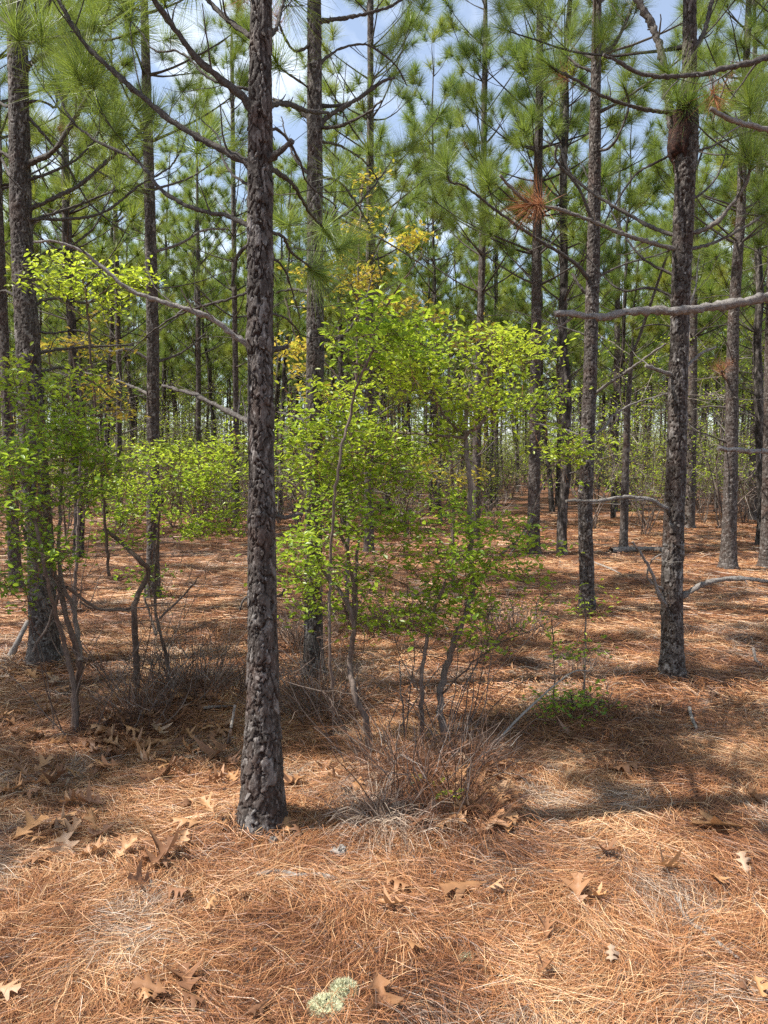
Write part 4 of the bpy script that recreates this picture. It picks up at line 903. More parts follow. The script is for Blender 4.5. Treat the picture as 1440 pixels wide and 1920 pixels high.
shrub('small green sprout beside the dead stick right of the tall shrub', 4.55,
      [([(1095, 1310), (1096, 1220), (1097, 1120)], 4, 3, .0), ([(1040, 1340), (1038, 1240), (1035, 1160)], 3, 2, -.05)],
      [(1075, 1215, 40, 14, .0, .12, 14, .35), (1100, 1150, 24, 26, .0, .1, 10, .5), (1040, 1170, 20, 20, 0, .1, 3, .5)], 307, size=.034, cat='sapling', name='sapling')
shrub('low tuft of dark green sprouts at the foot of the dead stick', 4.45,
      [([(1078, 1340), (1075, 1320), (1070, 1300)], 4, 3, .0), ([(1082, 1340), (1090, 1320), (1100, 1305)], 4, 3, .05)],
      [(1072, 1315, 46, 20, .0, .14, 46, .18), (1085, 1335, 30, 14, -.05, .1, 14, .22)], 308, size=.034)
shrub('tiny bright green seedling in the brown brush under the tall shrub', 3.33,
      [([(832, 1530), (835, 1515), (838, 1505)], 3, 2, .0)], [(838, 1512, 10, 10, 0, .03, 5, .55)], 309, size=.028, cat='seedling', name='seedling', per=7, sp=.02)
# yellow spring oaks behind the shrubs
for n_, (lab, D, stems, blobs) in enumerate([
    ('young oak with yellow new leaves and pale twigs behind the second dark trunk', 7.2, [([(650, 1120), (655, 900), (668, 700), (672, 500), (680, 330)], 8, 3, .2), ([(665, 760), (620, 690), (560, 640), (535, 560)], 4, 2, 0), ([(668, 650), (720, 580), (760, 520), (790, 480)], 4, 2, .1), ([(672, 560), (640, 500), (620, 440)], 3, 2, -.1)],
     [(545, 640, 30, 50, 0, .4, 20, .5), (560, 560, 50, 60, .2, .5, 16, .5), (650, 440, 60, 90, .1, .5, 26, .5), (740, 560, 80, 60, .2, .5, 34, .5), (700, 380, 60, 60, 0, .4, 12, .5), (600, 720, 60, 60, .3, .5, 34, .5), (760, 480, 70, 50, 0, .4, 20, .5), (680, 510, 60, 60, 0, .4, 20, .5)]),
    ('yellow-leaved young oak showing through the gap in the shrubs right of centre', 9.0, [([(850, 1080), (848, 900), (840, 780), (845, 600)], 7, 3, .1), ([(845, 880), (870, 860), (895, 870)], 3, 2, 0)],
     [(850, 880, 60, 28, 0, .4, 36, .5), (870, 640, 60, 60, 0, .4, 26, .5), (800, 600, 60, 50, .2, .4, 18, .5)]),
    ('scraggly young oak with sparse yellow leaves behind the left shrubs', 7.6, [([(140, 1120), (150, 900), (150, 760), (130, 640)], 7, 3, .1), ([(150, 800), (200, 770), (240, 770)], 3, 2, 0), ([(150, 780), (100, 700), (90, 640)], 3, 2, 0)],
     [(115, 650, 45, 40, 0, .4, 22, .5), (190, 720, 50, 50, .1, .4, 20, .5), (235, 770, 28, 12, 0, .3, 12, .5), (150, 640, 60, 60, .1, .4, 14, .5)])]):
    shrub(lab, D, stems, blobs, 320 + n_, size=.058, cat='young oak', name='young_oak_tree', leafmat=M_yoak, per=8, sp=.07, twtone=.9, twr=.0032, dead=40)

# understorey bushes further back: four kinds, copied
def bush_kind(seed, h, wdt, n, tone, size, per=6, yo=False, deadt=30):
    rng = np.random.default_rng(seed); tw = Geo(); pts = []
    for k in range(rng.integers(3, 6)):
        az = rng.random() * 6.28; pth = curve_path([rng.normal(0, .06), rng.normal(0, .06), -.03], [math.cos(az) * .4, math.sin(az) * .4, 1], h * rng.uniform(.7, 1), 9, rng, .3, .12); tube(tw, pth, np.linspace(.012, .004, 9), 5, 0, .5, rng.random() * .5, cap=False); pts.append(pth[2:])
    pts = np.vstack(pts); ext = []
    for k in range(n):
        c = np.array([rng.normal(0, wdt), rng.normal(0, wdt), h * rng.uniform(.25, 1.02)]); allp = np.vstack([pts] + ([np.array(ext)] if ext else [])); s0 = allp[np.argmin(np.sum((allp - c) ** 2, 1))]
        tube(tw, spline([s0, (s0 + c) / 2 + rng.normal(0, .03, 3), c], 4), [.005, .004, .003, .002], 3, 0, .5, rng.random(), cap=False); ext.append(c)
    for k in range(deadt):
        s0 = pts[rng.integers(0, len(pts))]; tube(tw, curve_path(s0, rng.normal(0, 1, 3) + [0, 0, .4], rng.uniform(.2, .6), 5, rng, .2, .15), [.005, .004, .003, .003, .002], 3, 0, .5, rng.random(), cap=False)
    lg = Geo(); leaves(lg, np.array(ext), per, .07, size, rng, tone, tone_sd=.15)
    return tw.mesh('twigs', M_stem), lg.mesh('foliage', M_yoak if yo else M_leaf)
BK = [bush_kind(401, 1.5, .40, 90, .5, .045), bush_kind(402, 1.1, .32, 45, .62, .045, 4, deadt=60), bush_kind(403, 2.2, .5, 70, .5, .055, 5, yo=True, deadt=50), bush_kind(404, 2.0, .5, 120, .66, .05), bush_kind(405, 1.3, .4, 12, .6, .04, 3, deadt=110), bush_kind(406, 3.2, .6, 130, .72, .055, 5)]
BLAB = ['leafy green bush among the trunks well behind the shrubs', 'thin bush with sparse pale green leaves deep between the trunks', 'yellow-leaved oak scrub deep between the pines', 'broad fresh green bush between the distant trunks', 'bare grey-brown twiggy bush between the distant trunks', 'tall light green understorey bush reaching up between distant trunks']
BCAT = ['bush', 'bush', 'scrub oak', 'bush', 'bare bush', 'tall bush']
def put_bush(x, y, k, s, label=None, group=None):
    r = empty(['bush', 'sparse_bush', 'scrub_oak', 'broad_bush', 'bare_bush', 'tall_bush'][k], (x, y, float(gh(x, y))), label or BLAB[k], BCAT[k], group if group else (None if label else ['green bushes', 'sparse bushes', 'yellow scrub oaks', 'broad green bushes', 'bare twiggy bushes', 'tall understorey bushes'][k] + ' far back in the stand'))
    for me, nm in zip(BK[k], ('twigs', 'foliage')):
        o = bpy.data.objects.new(nm, me); C.objects.link(o); o.parent = r; o['kind'] = 'stuff'
    r.scale = (s, s, s); r.rotation_euler = (0, 0, rngB.random() * 6.28)
for n_ in range(420):
    y = rngB.uniform(15.5, 58); x = rngB.uniform(-1, 1) * (.52 * y + 1)
    if y < 21 and 780 < project([x, y, .5])[0] < 1100: continue
    put_bush(x, y, int(rngB.choice([0, 1, 2, 3, 4, 5], p=[.12, .14, .12, .16, .26, .20])), rngB.uniform(.75, 1.45))
for px, py, k, s, lab in [(1225, 965, 0, .75, 'small green bush on the straw left of the forked pine, far back'), (1340, 960, 4, .8, 'bare grey bush between the forked and the reddish pine'), (1425, 940, 2, 1.1, 'yellowish bush at the right edge behind the dark pine'),
                          (925, 1000, 4, .7, 'dead twiggy bush left of the medium pine'), (560, 1000, 4, 1.0, 'dead twiggy bush between the two dark foreground trunks'), (420, 985, 1, 1.1, 'sparse bush behind the green shrubs left of the stout trunk'), (760, 1000, 1, 1.2, 'sparse pale bush behind the middle shrubs'), (640, 990, 0, 1.2, 'green bush behind the second dark trunk'), (330, 990, 0, 1.2, 'green bush beyond the slim pine on the left'), (120, 1010, 0, 1.3, 'green bush at far left beyond the leaning pine')]:
    gp0 = ground(px, py); put_bush(gp0[0], gp0[1], k, s, lab)

# ------------------------------------------------------------------ brush, grass clumps, litter
def strands(g, c, n, rad, h, width, rng, droop=.6, mat=0, tone=(0, 1), rn=(0, 1), segs=4, base_spread=.3):
    for _ in range(n):
        a = rng.random() * 6.28; r = rad * base_spread * math.sqrt(rng.random()); x, y = c[0] + math.cos(a) * r, c[1] + math.sin(a) * r; z = float(gh(x, y)) - .01
        d = norm(np.array([math.cos(a) * .7 + rng.normal(0, .4), math.sin(a) * .7 + rng.normal(0, .4), 1.1])); ln = h * rng.uniform(.5, 1.15); P = [np.array([x, y, z])]
        for i in range(segs):
            P.append(P[-1] + d * ln / segs); d = norm(d + np.array([math.cos(a) * .15, math.sin(a) * .15, -droop * (i + 1) / segs]) + rng.normal(0, .09, 3))
        P = np.array(P); P[:, 2] = np.maximum(P[:, 2], gh(P[:, 0], P[:, 1]) + .004); P[0, 2] = z
        s = norm(np.cross(P[-1] - P[0], rng.normal(size=3))); wv = np.linspace(width, width * .35, segs + 1)[:, None] / 2
        V = np.stack([P - s * wv, P + s * wv], 1).reshape(-1, 3); g.add(V, [[2 * i, 2 * i + 1, 2 * i + 3, 2 * i + 2] for i in range(segs)], mat, rng.uniform(*rn), rng.uniform(*tone))
def clump(px, py, label, n, rad, h, seed, twigs=40, tone=(0, 1), rn=(0, .7), droop=.6, cat='grass clump', width=.0024, name='grass_clump', twh=None):
    rng = np.random.default_rng(seed); p = ground(px, py); root = empty(name, p, label, cat)
    g = Geo(); ns = 7
    for k_ in range(ns):
        a_ = rng.random() * 6.28; r_ = rad * rng.uniform(.1, .95); sc = rng.uniform(.5, 1.1)
        strands(g, [p[0] + math.cos(a_) * r_ * 1.2, p[1] + math.sin(a_) * r_ * .7, p[2]], n // ns, rad * .45, h * sc, width * .8, rng, droop=droop * rng.uniform(.7, 1.5), tone=tone, rn=rn, base_spread=.9)
    strands(g, p, n // 4, rad * 1.6, h * .45, width * .8, rng, droop=droop * 2, tone=tone, rn=rn, base_spread=.95)
    o = g.build('blades', M_straw, root, kind='stuff'); o.location = -Vector(p)
    if twigs:
        g = Geo()
        for _ in range(twigs):
            a = rng.random() * 6.28; r = rad * rng.random() * .9; q = [p[0] + math.cos(a) * r, p[1] + math.sin(a) * r, p[2] - .01]
            pt = curve_path(q, [math.cos(a) * .5 + rng.normal(0, .4), math.sin(a) * .5 + rng.normal(0, .4), 1], (twh or h) * rng.uniform(.5, 1.3), 7, rng, .1, .16); tube(g, pt, np.linspace(.0028, .001, 7), 4, 0, .5, rng.random() ** 3 * .7, cap=False)
            if rng.random() < .7: tube(g, curve_path(pt[3], norm(pt[4] - pt[3]) + rng.normal(0, .6, 3), h * .4, 5, rng, .2, .2), np.linspace(.0018, .0008, 5), 3, 0, .5, rng.random(), cap=False)
        o = g.build('twigs', M_stem, root, kind='stuff'); o.location = -Vector(p)
clump(262, 1345, 'dark brown dead brush at the foot of the low green shrub on the left', 420, .22, .34, 501, 60, rn=(0, .35), tone=(0, .5), cat='dead brush', name='dead_brush')
clump(385, 1300, 'brown dead brush patch just left of the stout foreground trunk', 620, .30, .42, 502, 90, rn=(0, .45), tone=(0, .9), cat='dead brush', name='dead_brush')
clump(330, 1290, 'thin dead brush between the low green shrub and the brown brush patch', 260, .25, .4, 512, 70, rn=(0, .5), tone=(0, .9), cat='dead brush', name='dead_brush')
clump(585, 1300, 'brown dead brush around the foot of the slender second trunk', 620, .32, .5, 503, 80, rn=(0, .45), tone=(.1, .9), cat='dead brush', name='dead_brush')
clump(690, 1440, 'grey twiggy brush around the foot of the leggy middle shrub', 260, .18, .2, 504, 40, tone=(.2, .8), rn=(0, .6), cat='dead brush', name='dead_brush')
clump(800, 1480, 'reddish brown grass mound beneath the tall shrub', 1500, .32, .40, 505, 60, rn=(0, .45), tone=(0, .35), droop=.9)
clump(722, 1540, 'ash grey wiregrass tuft spilling onto the straw, lower middle', 700, .17, .32, 506, 12, tone=(.75, 1), rn=(.35, 1), droop=1.1)
clump(890, 1430, 'brown grass and brush right of the tall shrub stems', 420, .22, .26, 507, 50, rn=(0, .55), tone=(0, .9), cat='dead brush', name='dead_brush')
clump(1085, 1270, 'pale dry grass tuft behind the dark green sprouts', 260, .13, .26, 508, 14, tone=(.4, 1), rn=(.2, 1))
clump(1125, 1320, 'brown dry grass right of the dark green sprouts', 200, .14, .18, 509, 10, rn=(0, .6), tone=(0, .6))
clump(470, 1545, 'drooping straw fringe at the left foot of the stout trunk', 260, .11, .17, 510, 0, tone=(.2, .8), rn=(.2, .7), droop=1.3, cat='straw fringe')
clump(740, 1180, 'dark brush behind the middle shrub stems', 420, .4, .45, 511, 110, rn=(0, .3), tone=(0, .6), cat='dead brush', name='dead_brush', width=.004)
clump(560, 1210, 'dead brush between the two dark foreground trunks', 380, .3, .45, 513, 90, rn=(0, .6), tone=(.3, 1), cat='dead brush', name='dead_brush', width=.003)
clump(960, 1190, 'thin brown stems standing right of the tall shrub', 120, .35, .4, 514, 110, rn=(.2, .6), tone=(0, .5), cat='dead brush', name='dead_brush')

for (px, py, rr_, nn, lb, sd_) in ((492, 1543, .13, 330, 'straw skirt heaped round the foot of the stout trunk', 521), (1262, 1268, .13, 260, 'straw skirt heaped round the foot of the forked pine', 522), (86, 1235, .17, 260, 'straw skirt heaped round the foot of the leaning pine', 523), (1102, 1142, .14, 160, 'straw skirt heaped round the foot of the pale flaking pine', 524)):
    rng = np.random.default_rng(sd_); p = ground(px, py); g = Geo()
    for _ in range(nn):
        a = rng.random() * 6.28; r_ = rr_ * rng.uniform(.55, 1.5); c = np.array([p[0] + math.cos(a) * r_, p[1] + math.sin(a) * r_, 0]); t_ = a + math.pi / 2 + rng.normal(0, .7); ln = rng.uniform(.06, .12)
        q0_ = c + np.array([math.cos(t_), math.sin(t_), 0]) * ln; q1_ = c - np.array([math.cos(t_), math.sin(t_), 0]) * ln; hgt = .05 * math.exp(-(r_ / rr_ - .55) * 1.6)
        q0_[2] = float(gh(q0_[0], q0_[1])) + rng.uniform(0, hgt + .01); q1_[2] = float(gh(q1_[0], q1_[1])) + rng.uniform(0, hgt + .01); m_ = (q0_ + q1_) / 2 + rng.normal(0, .008, 3); m_[2] += .01
        s_ = norm(np.cross(q0_ - q1_, rng.normal(size=3))) * .0011; g.add([q0_ - s_, q0_ + s_, m_ + s_, m_ - s_, q1_ + s_, q1_ - s_], [[0, 1, 2, 3], [3, 2, 4, 5]], 0, rng.uniform(.1, .95), rng.random() * .7 * (rng.random() < .4))
    for _ in range(nn // 3):
        a = rng.random() * 6.28; r_ = rr_ * rng.uniform(.6, 1.3); c = np.array([p[0] + math.cos(a) * r_, p[1] + math.sin(a) * r_, 0]); c[2] = float(gh(c[0], c[1])) + rng.uniform(.005, .03); u = norm(rng.normal(size=3)) * rng.uniform(.005, .014); v = norm(np.cross(u, rng.normal(size=3))) * rng.uniform(.004, .010)
        g.add([c - u, c + v, c + u, c - v, c - u * .8 + [0, 0, .003], c + v + [0, 0, .003], c + u * .8 + [0, 0, .003], c - v + [0, 0, .003]], [[0, 1, 2, 3], [4, 5, 6, 7], [0, 1, 5, 4], [1, 2, 6, 5], [2, 3, 7, 6], [3, 0, 4, 7]], 1, rng.random(), .9)
    tag(g.build('straw_skirt', [M_straw, M_bark]), lb, 'pine straw', kind='stuff')

def oak_leaf_mesh(seed):
    rng = np.random.default_rng(seed); st = [(0, .012, 0), (.12, .018, 0), (.20, .10, .03), (.29, .26, .10), (.35, .17, .05), (.40, .07, 0), (.50, .10, .02), (.58, .40, .20), (.66, .26, .14), (.70, .09, .03), (.78, .08, .02), (.86, .20, .14), (.92, .10, .06), (1.04, .012, 0)]
    V = []; curl = rng.uniform(.3, 2.2); bend = rng.uniform(-.9, 1.3); tw = rng.normal(0, .4)
    for (t, wd, fw) in st:
        for sgn, q in ((-1, 1), (-1, .5), (0, 0), (1, .5), (1, 1)):
            ww = wd * rng.uniform(.8, 1.2) * q if q else 0; y = t + (fw * q * q * 1.0) + rng.normal(0, .008) * (q > 0); x = sgn * ww
            z = curl * x * x * 1.6 + .25 * bend * (t - .5) ** 2 + tw * x * (t - .4) * .8 + .03 * math.sin(t * 9 + seed) * abs(x) * 3 + (.03 if q == 0 else 0) * -1
            V.append((x, y - .5, z))
    F = []
    for r in range(len(st) - 1):
        for c in range(4): a = r * 5 + c; F.append((a, a + 1, a + 6, a + 5))
    g = Geo(); V = np.array(V); g.add(V, F, 0, .5, np.clip(np.abs(V[:, 2]) * 2, 0, 1)); return g.mesh('fallen_oak_leaf', M_dleaf, True)
LM = [oak_leaf_mesh(s) for s in range(8)]; rl = random.Random(4)
def put_leaf(px, py, size_px, label, group=None, face=None, flip=None):
    p = ground(px, py); s = 1.08 * size_px * p[1] / FPX; o = bpy.data.objects.new('fallen_oak_leaf', LM[rl.randrange(8)]); C.objects.link(o)
    o.scale = (s, s, s * (rl.choice((1, 1, -.8)))); o.location = (p[0], p[1], p[2] + .036 + .014 * rl.random()); o.rotation_euler = (rl.gauss(.1, .27), rl.gauss(0, .27), face if face is not None else rl.random() * 6.28)
    return tag(o, label, 'leaf', group)
for px, py, s, lab in [
    (350, 1855, 92, 'large tan oak leaf at the bottom left, upper one of a touching pair'), (285, 1880, 70, 'smaller tan oak leaf below and left of the large one at the bottom left'), (305, 1625, 85, 'light tan lobed oak leaf on the sunlit edge left of the stout trunk'),
    (870, 1682, 95, 'four-pointed tan oak leaf lying alone in the sun below the grass mound'), (735, 1718, 50, 'small broken tan leaf left of the four-pointed one'), (1082, 1692, 70, 'curled orange-tan leaf on bright straw right of the four-pointed one'),
    (1245, 1645, 62, 'arched orange leaf casting a small shadow near the right side'), (1355, 1562, 100, 'long curled brown leaf at the right edge of the shade band'), (715, 1885, 85, 'orange-brown leaf at the bottom beside the pale lichen'), (490, 1908, 60, 'tan leaf cut by the bottom edge left of the lichen'),
    (8, 1880, 60, 'brown leaf cut by the left bottom corner'), (535, 1560, 62, 'orange leaf tucked against the foot of the stout trunk'), (550, 1478, 50, 'pale leaf standing on edge right of the stout trunk foot'), (232, 1612, 55, 'silvery grey leaf half buried in the shaded straw'),
    (1175, 1450, 62, 'brown pronged leaf lying in the middle of the right shade'), (915, 1560, 72, 'spiky tan leaf in front of the grass mound'), (840, 1552, 62, 'upright tan leaf leaning on the grass mound'), (790, 1555, 55, 'pale curled leaf left of the upright one at the grass mound'), (880, 1525, 55, 'small tan leaf between grass mound and shade'),
    (945, 1500, 62, 'light tan leaf on the upper side of the grass mound edge'), (925, 1467, 60, 'sunlit notched leaf under the brush right of the tall shrub'), (1075, 1390, 60, 'brown curled leaf between the dead stick and the shade'), (930, 1345, 45, 'pale leaf on the sunny straw right of the shrub stems'), (1235, 1335, 50, 'sunlit leaf at the edge of the far shade on the right'),
    (55, 1572, 74, 'broad tan leaf in the left heap of shaded leaves'), (105, 1556, 70, 'second broad leaf overlapping the left heap'), (125, 1600, 66, 'lower leaf of the left heap of shaded leaves'), (190, 1578, 62, 'leaf at the right end of the left heap'), (290, 1470, 50, 'single pointed leaf in the middle of the left shade'),
    (100, 1480, 75, 'tan leaf at the upper left of the shaded straw'), (30, 1495, 60, 'leaf near the left edge above the heap'), (410, 1425, 72, 'pale leaf left of the stout trunk, in the shade'), (430, 1440, 60, 'second leaf tucked beside the pale one left of the trunk'), (172, 1520, 52, 'small leaf between the heap and the upper tan leaf'), (1410, 1505, 45, 'brown leaf at the right edge in the shade band'), (560, 1575, 40, 'little orange leaf just in front of the trunk foot')]:
    put_leaf(px, py, s, lab)
zones = [((20, 460), (1590, 1900), 9, 46, 'dry oak leaf half sunk in the sunny straw at the lower left', 'leaves sunk in the lower left straw'), ((680, 1430), (1590, 1900), 13, 44, 'dry oak leaf half sunk in the sunny straw at the lower right', 'leaves sunk in the lower right straw'), ((0, 440), (1440, 1640), 26, 44, 'dry oak leaf in the shaded straw left of the stout trunk foot', 'leaves in the left shade'), ((150, 440), (1310, 1450), 66, 38, 'dry oak leaf among the scatter under the brown brush left of the stout trunk', 'leaves under the left brush'), ((0, 130), (1240, 1500), 34, 32, 'dry oak leaf among the scatter on the sunny straw at the left edge', 'leaves at the left edge'),
         ((540, 740), (1380, 1500), 18, 36, 'dry oak leaf among the scatter between the stout trunk and the grass mound', 'leaves between trunk and grass mound'), ((860, 1180), (1150, 1320), 36, 23, 'small dry leaf among the scatter on the straw right of the tall shrub', 'leaves right of the tall shrub'),
         ((1000, 1440), (985, 1120), 26, 15, 'tiny dry leaf among the scatter on the straw between the right-hand trunks', 'leaves between the right-hand trunks'), ((840, 980), (1380, 1570), 26, 44, 'dry oak leaf among those gathered round the grass mound', 'leaves around the grass mound')]
for xr, yr, n, sz, lab, grp in zones:
    for _ in range(n): put_leaf(rl.uniform(*xr), rl.uniform(*yr), sz * rl.uniform(.7, 1.3), lab, grp)

def stick(pts, w0, w1, label, cat='stick', name='dead_stick', m=M_dead, lift=.0, seed=1, group=None, forks=()):
    rng = np.random.default_rng(seed); P = []
    for q in pts:
        if len(q) == 2: p = ground(*q); p[2] += lift + .006
        else: p = at(q[0], q[1], q[2])
        P.append(p)
    P = np.array(P); D = P[0][1]; n = max(8, int(np.linalg.norm(np.diff(P, axis=0), axis=1).sum() / .02)); n = min(n, 80); path = spline(P, n)
    g = Geo(); tube(g, path, np.linspace(w0, w1, n) * D / FPX / 2, 8, 0, .5, .9, rough=.13, rng=rng)
    for (t, dx, dy, dz_, ln) in forks:
        b = path[int(t * (n - 1))]; tube(g, curve_path(b, [dx, dy, dz_], ln, 7, rng, .1, .15), np.linspace(w1, w1 * .4, 7) * D / FPX / 2, 5, 0, .5, .9, rough=.1, rng=rng)
    o = g.build(name, m, smooth=True, origin=path[0]); return tag(o, label, cat, group)
stick([(480, 1650), (520, 1643), (560, 1650), (600, 1648), (632, 1656)], 13, 8, 'knobbly grey dead stick lying on the sunny straw in front of the stout trunk', lift=.01)
stick([(1268, 1690), (1290, 1735), (1330, 1765), (1362, 1790), (1385, 1808)], 10, 6, 'pale scaly twig lying diagonally on the straw at lower right', lift=.012, seed=2)
stick([(1412, 1695), (1425, 1712), (1438, 1722)], 10, 8, 'short grey twig at the right edge near the bottom', lift=.01, seed=3)
stick([(95, 1595), (150, 1600), (200, 1612)], 12, 8, 'grey mossy stick half buried in the shaded straw on the left', lift=.0, seed=4)
stick([(1105, 1258, 4.55), (1070, 1262, 4.5), (1000, 1320, 4.3), (945, 1375, 4.1), (905, 1420, 3.9)], 2.5, 5, 'dead branch leaning down from upper right into the brush', lift=0, seed=5, m=M_stem)
stick([(840 + 0, 1180, 4.6), (800, 1130, 4.7), (860, 1120, 4.7)], 3, 2, 'thin bent twig among the shrub stems', seed=15, m=M_stem)
stick([(441, 1322, 3.95), (436, 1350, 3.9), (432, 1370, 3.85), (429, 1396)], 5, 7, 'pale upright stub of dead wood just left of the stout trunk', seed=6)
stick([(1145, 1037), (1185, 1034), (1235, 1034), (1250, 1040)], 13, 8, 'grey rotting log on the straw behind the forked pine', 'log', 'fallen_log', seed=7, lift=.03)
stick([(1412, 1215, 5.7), (1418, 1238, 5.65), (1428, 1250), (1445, 1262)], 5, 8, 'broken pale branch lying at the right edge of the clearing', seed=8)
stick([(1292, 1338), (1297, 1358), (1305, 1376)], 7, 5, 'scaly brown twig end standing out of the straw right of the sprouts', seed=9, lift=.03)
stick([(1350, 1392), (1400, 1396), (1425, 1400)], 6, 4, 'thin pale twig lying flat near the right edge', seed=10, lift=.01)
stick([(820, 1060), (850, 1075), (900, 1090)], 5, 3, 'fallen twig on the straw behind the tall shrub', seed=16)
stick([(1110, 1057), (1140, 1068), (1165, 1080)], 5, 2, 'fallen grey twig between the pale flaking pine and the log', seed=11, lift=.02)
stick([(380, 1335), (440, 1330), (300, 1340)][:2], 6, 4, 'pale straight stick lying beneath the brown brush by the stout trunk', seed=12, lift=.02)
stick([(20, 1232), (40, 1190, 5.7), (52, 1165, 5.8)], 12, 8, 'dark stick propped against the leaning pine at the left edge', seed=13, m=M_stem)
stick([(75, 1232), (110, 1240), (150, 1236)], 5, 2, 'pale twig tangle at the foot of the leaning pine', seed=14, forks=((.3, -1, .2, .3, .12), (.5, .5, -1, .3, .15)))

def chunk(px, py, w_px, h_px, label, m, seed, name, cat, spiky=0):
    p = ground(px, py); rng = np.random.default_rng(seed); r = w_px * p[1] / FPX / 2; hh = h_px * p[1] / FPX / 2
    th = np.linspace(0.05, math.pi - .05, 12)[:, None]; ph = (np.arange(16) * 2 * math.pi / 16)[None, :]
    rad = .75 + .55 * vnoise(th * 2.2 + seed, np.cos(ph) * 1.7 + np.sin(ph) * 2.2 + 6 + 0 * th, seed) + .12 * rng.normal(size=(12, 16))
    P = np.stack([np.sin(th) * np.cos(ph) * r * rad, np.sin(th) * np.sin(ph) * r * rad * .9, np.cos(th) * hh * rad + hh * .5 + 0 * ph], -1) + p
    i = np.arange(11)[:, None] * 16; j = np.arange(16)[None, :]; k = (j + 1) % 16; g = Geo(); g.add(P.reshape(-1, 3), np.stack([i + j, i + j + 16, i + k + 16, i + k], -1).reshape(-1, 4), 0, .3, .5)
    if spiky:
        n = spiky; a = rng.random(n) * 6.28; e = np.arccos(rng.random(n)); d = np.stack([np.sin(e) * np.cos(a), np.sin(e) * np.sin(a) * .9, np.cos(e)], 1); c = p + d * [r * .95, r * .9, hh] + [0, 0, hh * .5]
        for kk in range(n):
            for q in range(3):
                dd = norm(d[kk] + rng.normal(0, .6, 3)); s = norm(np.cross(dd, rng.normal(size=3))) * .0014; e2 = c[kk] + dd * rng.uniform(.008, .018); g.add([c[kk] - s, c[kk] + s, e2], [[0, 1, 2]], 0, rng.uniform(.3, 1), .5)
    o = g.build(name, m, origin=p); return tag(o, label, cat)
chunk(645, 1868, 52, 34, 'pale green lichen cushion at the bottom, upper one of the pair', M_lichen, 5, 'lichen_cushion', 'lichen', 500)
chunk(612, 1900, 70, 36, 'pale green lichen cushion at the bottom edge, lower one of the pair', M_lichen, 6, 'lichen_cushion', 'lichen', 500)
chunk(875, 1802 - 0, 30, 14, 'small greenish lichen scrap on the straw right of the bottom middle', M_lichen, 7, 'lichen_cushion', 'lichen', 120)
chunk(637, 1608, 36, 26, 'small broken stump of bleached wood right of the trunk foot', M_dead, 8, 'wood_stump', 'stump')
chunk(512, 1588, 20, 26, 'white weathered wood chip in front of the trunk foot', M_dead, 9, 'wood_chip', 'wood chip')
chunk(1180, 1606, 20, 8, 'grey wood chip on the sunny straw left of the pale pebble', M_dead, 10, 'wood_chip', 'wood chip')
chunk(1312, 1606, 17, 11, 'little pale pebble-like chip below the long curled leaf', M_dead, 11, 'wood_chip', 'wood chip')
chunk(406, 1680, 16, 18, 'small chip with a bleached top left of the knobbly stick', M_dead, 12, 'wood_chip', 'wood chip')
chunk(1298, 1490, 20, 10, 'grey chip in the shade band at the right', M_dead, 13, 'wood_chip', 'wood chip')
# bark flakes and crumbs lying in the straw
g = Geo(); rc = np.random.default_rng(8); n = 900
y = np.sqrt(rc.uniform(1.8 ** 2, 5.5 ** 2, n)); x = rc.uniform(-1, 1, n) * (.52 * y + .2)
for xx, yy in zip(x, y):
    c = np.array([xx, yy, float(gh(xx, yy)) + rc.uniform(.008, .028)]); a = rc.random() * 6.28; u = np.array([math.cos(a), math.sin(a), rc.normal(0, .3)]); v = np.array([-math.sin(a), math.cos(a), rc.normal(0, .3)]); s = rc.uniform(.003, .011)
    q = np.array([c + u * s * 1.5 * rc.uniform(.6, 1), c + v * s * rc.uniform(.6, 1), c - u * s * rc.uniform(.6, 1), c - v * s]); g.add(np.vstack([q, q - [0, 0, .002]]), [[0, 1, 2, 3], [0, 4, 5, 1], [1, 5, 6, 2], [2, 6, 7, 3], [3, 7, 4, 0]], 0, rc.random(), .9)
tag(g.build('bark_litter', M_bark), 'flecks of shed pine bark strewn over the straw', 'bark litter', kind='stuff')
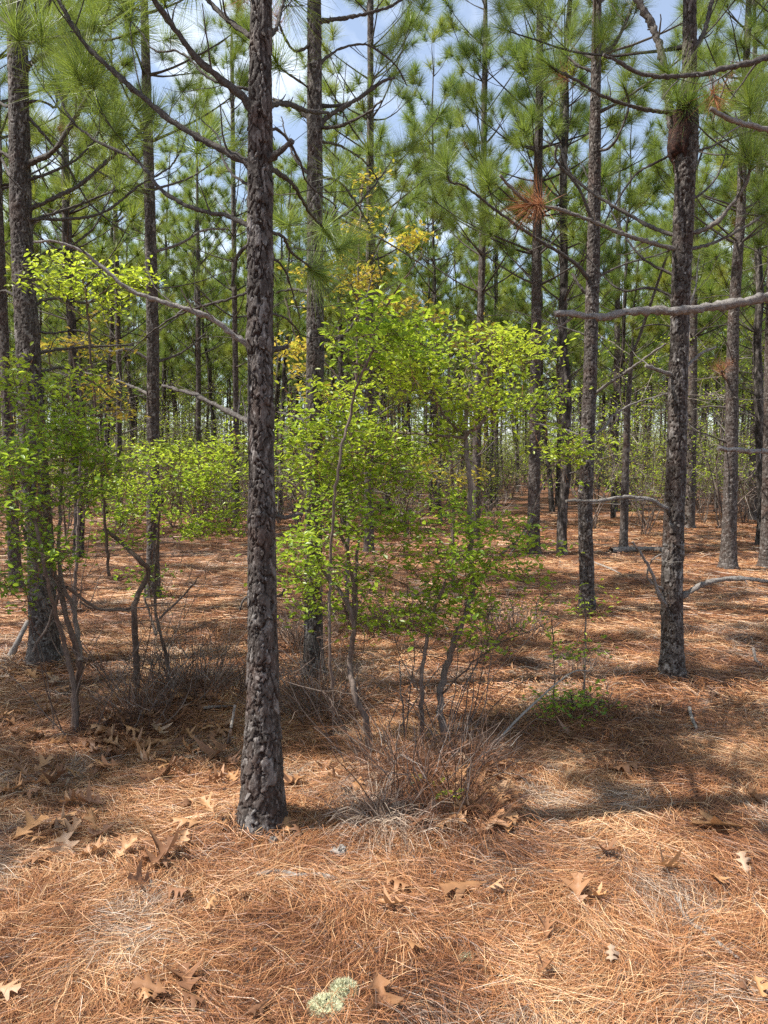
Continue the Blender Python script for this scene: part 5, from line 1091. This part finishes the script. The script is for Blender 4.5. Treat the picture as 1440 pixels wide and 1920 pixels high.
MARKS = [(0, 'left edge'), (50, 'leaning pine'), (289, 'slim left pine'), (487, 'stout pine'), (591, 'second dark pine'), (693, 'thin centre pine'), (897, 'slim far pine'), (1003, 'medium pine'), (1108, 'flaking pine'), (1272, 'forked pine'), (1372, 'reddish pine'), (1440, 'right edge')]
ORD = ['leftmost', 'second from left', 'third from left', 'fourth from left', 'fifth from left', 'sixth from left', 'seventh from left', 'eighth from left', 'ninth from left', 'tenth from left', '11th from left', '12th from left', '13th from left', '14th from left', '15th from left', '16th from left', '17th from left', '18th from left', '19th from left', '20th from left']
def name_repeats(objs, describe):
    bins = {}
    for o in objs:
        px_, _, _ = project([o.location.x, o.location.y, o.location.z + .8])
        k = max([i for i, m_ in enumerate(MARKS) if m_[0] <= px_] or [-1]); bins.setdefault((k, describe(o)), []).append((px_, o))
    for (k, what), lst in bins.items():
        lst.sort(key=lambda t: t[0])
        for n_, (px_, o) in enumerate(lst):
            if k < 0: o['label'] = f'{what} left of the leaning pine, past the edge'
            elif k >= len(MARKS) - 1: o['label'] = f'{what} past the right edge of the view'
            elif len(lst) == 1: o['label'] = f'{what} between the {MARKS[k][1]} and the {MARKS[k + 1][1]}'
            else: o['label'] = f'{what}, {ORD[n_] if n_ < len(ORD) else "rightmost"} between {MARKS[k][1]} and {MARKS[k + 1][1]}'
name_repeats([o for o in bpy.data.objects if o.get('group') == 'pines deep in the stand'], lambda o: 'nearer slender pine' if o.location.y < 24 else 'far thin pine' if o.location.y < 40 else 'farthest tiny pine')
BW = {'green bushes far back in the stand': 'small green bush', 'sparse bushes far back in the stand': 'sparse pale bush', 'yellow scrub oaks far back in the stand': 'yellow scrub oak', 'broad green bushes far back in the stand': 'broad green bush', 'bare twiggy bushes far back in the stand': 'bare twiggy bush', 'tall understorey bushes far back in the stand': 'tall green bush'}
name_repeats([o for o in bpy.data.objects if o.get('group') in BW], lambda o: ('' if o.location.y < 34 else 'distant ') + BW[o['group']])
print('TUFTS', TUFT_COUNT[0], 'bg', n_bg, 'objects', len(bpy.data.objects))
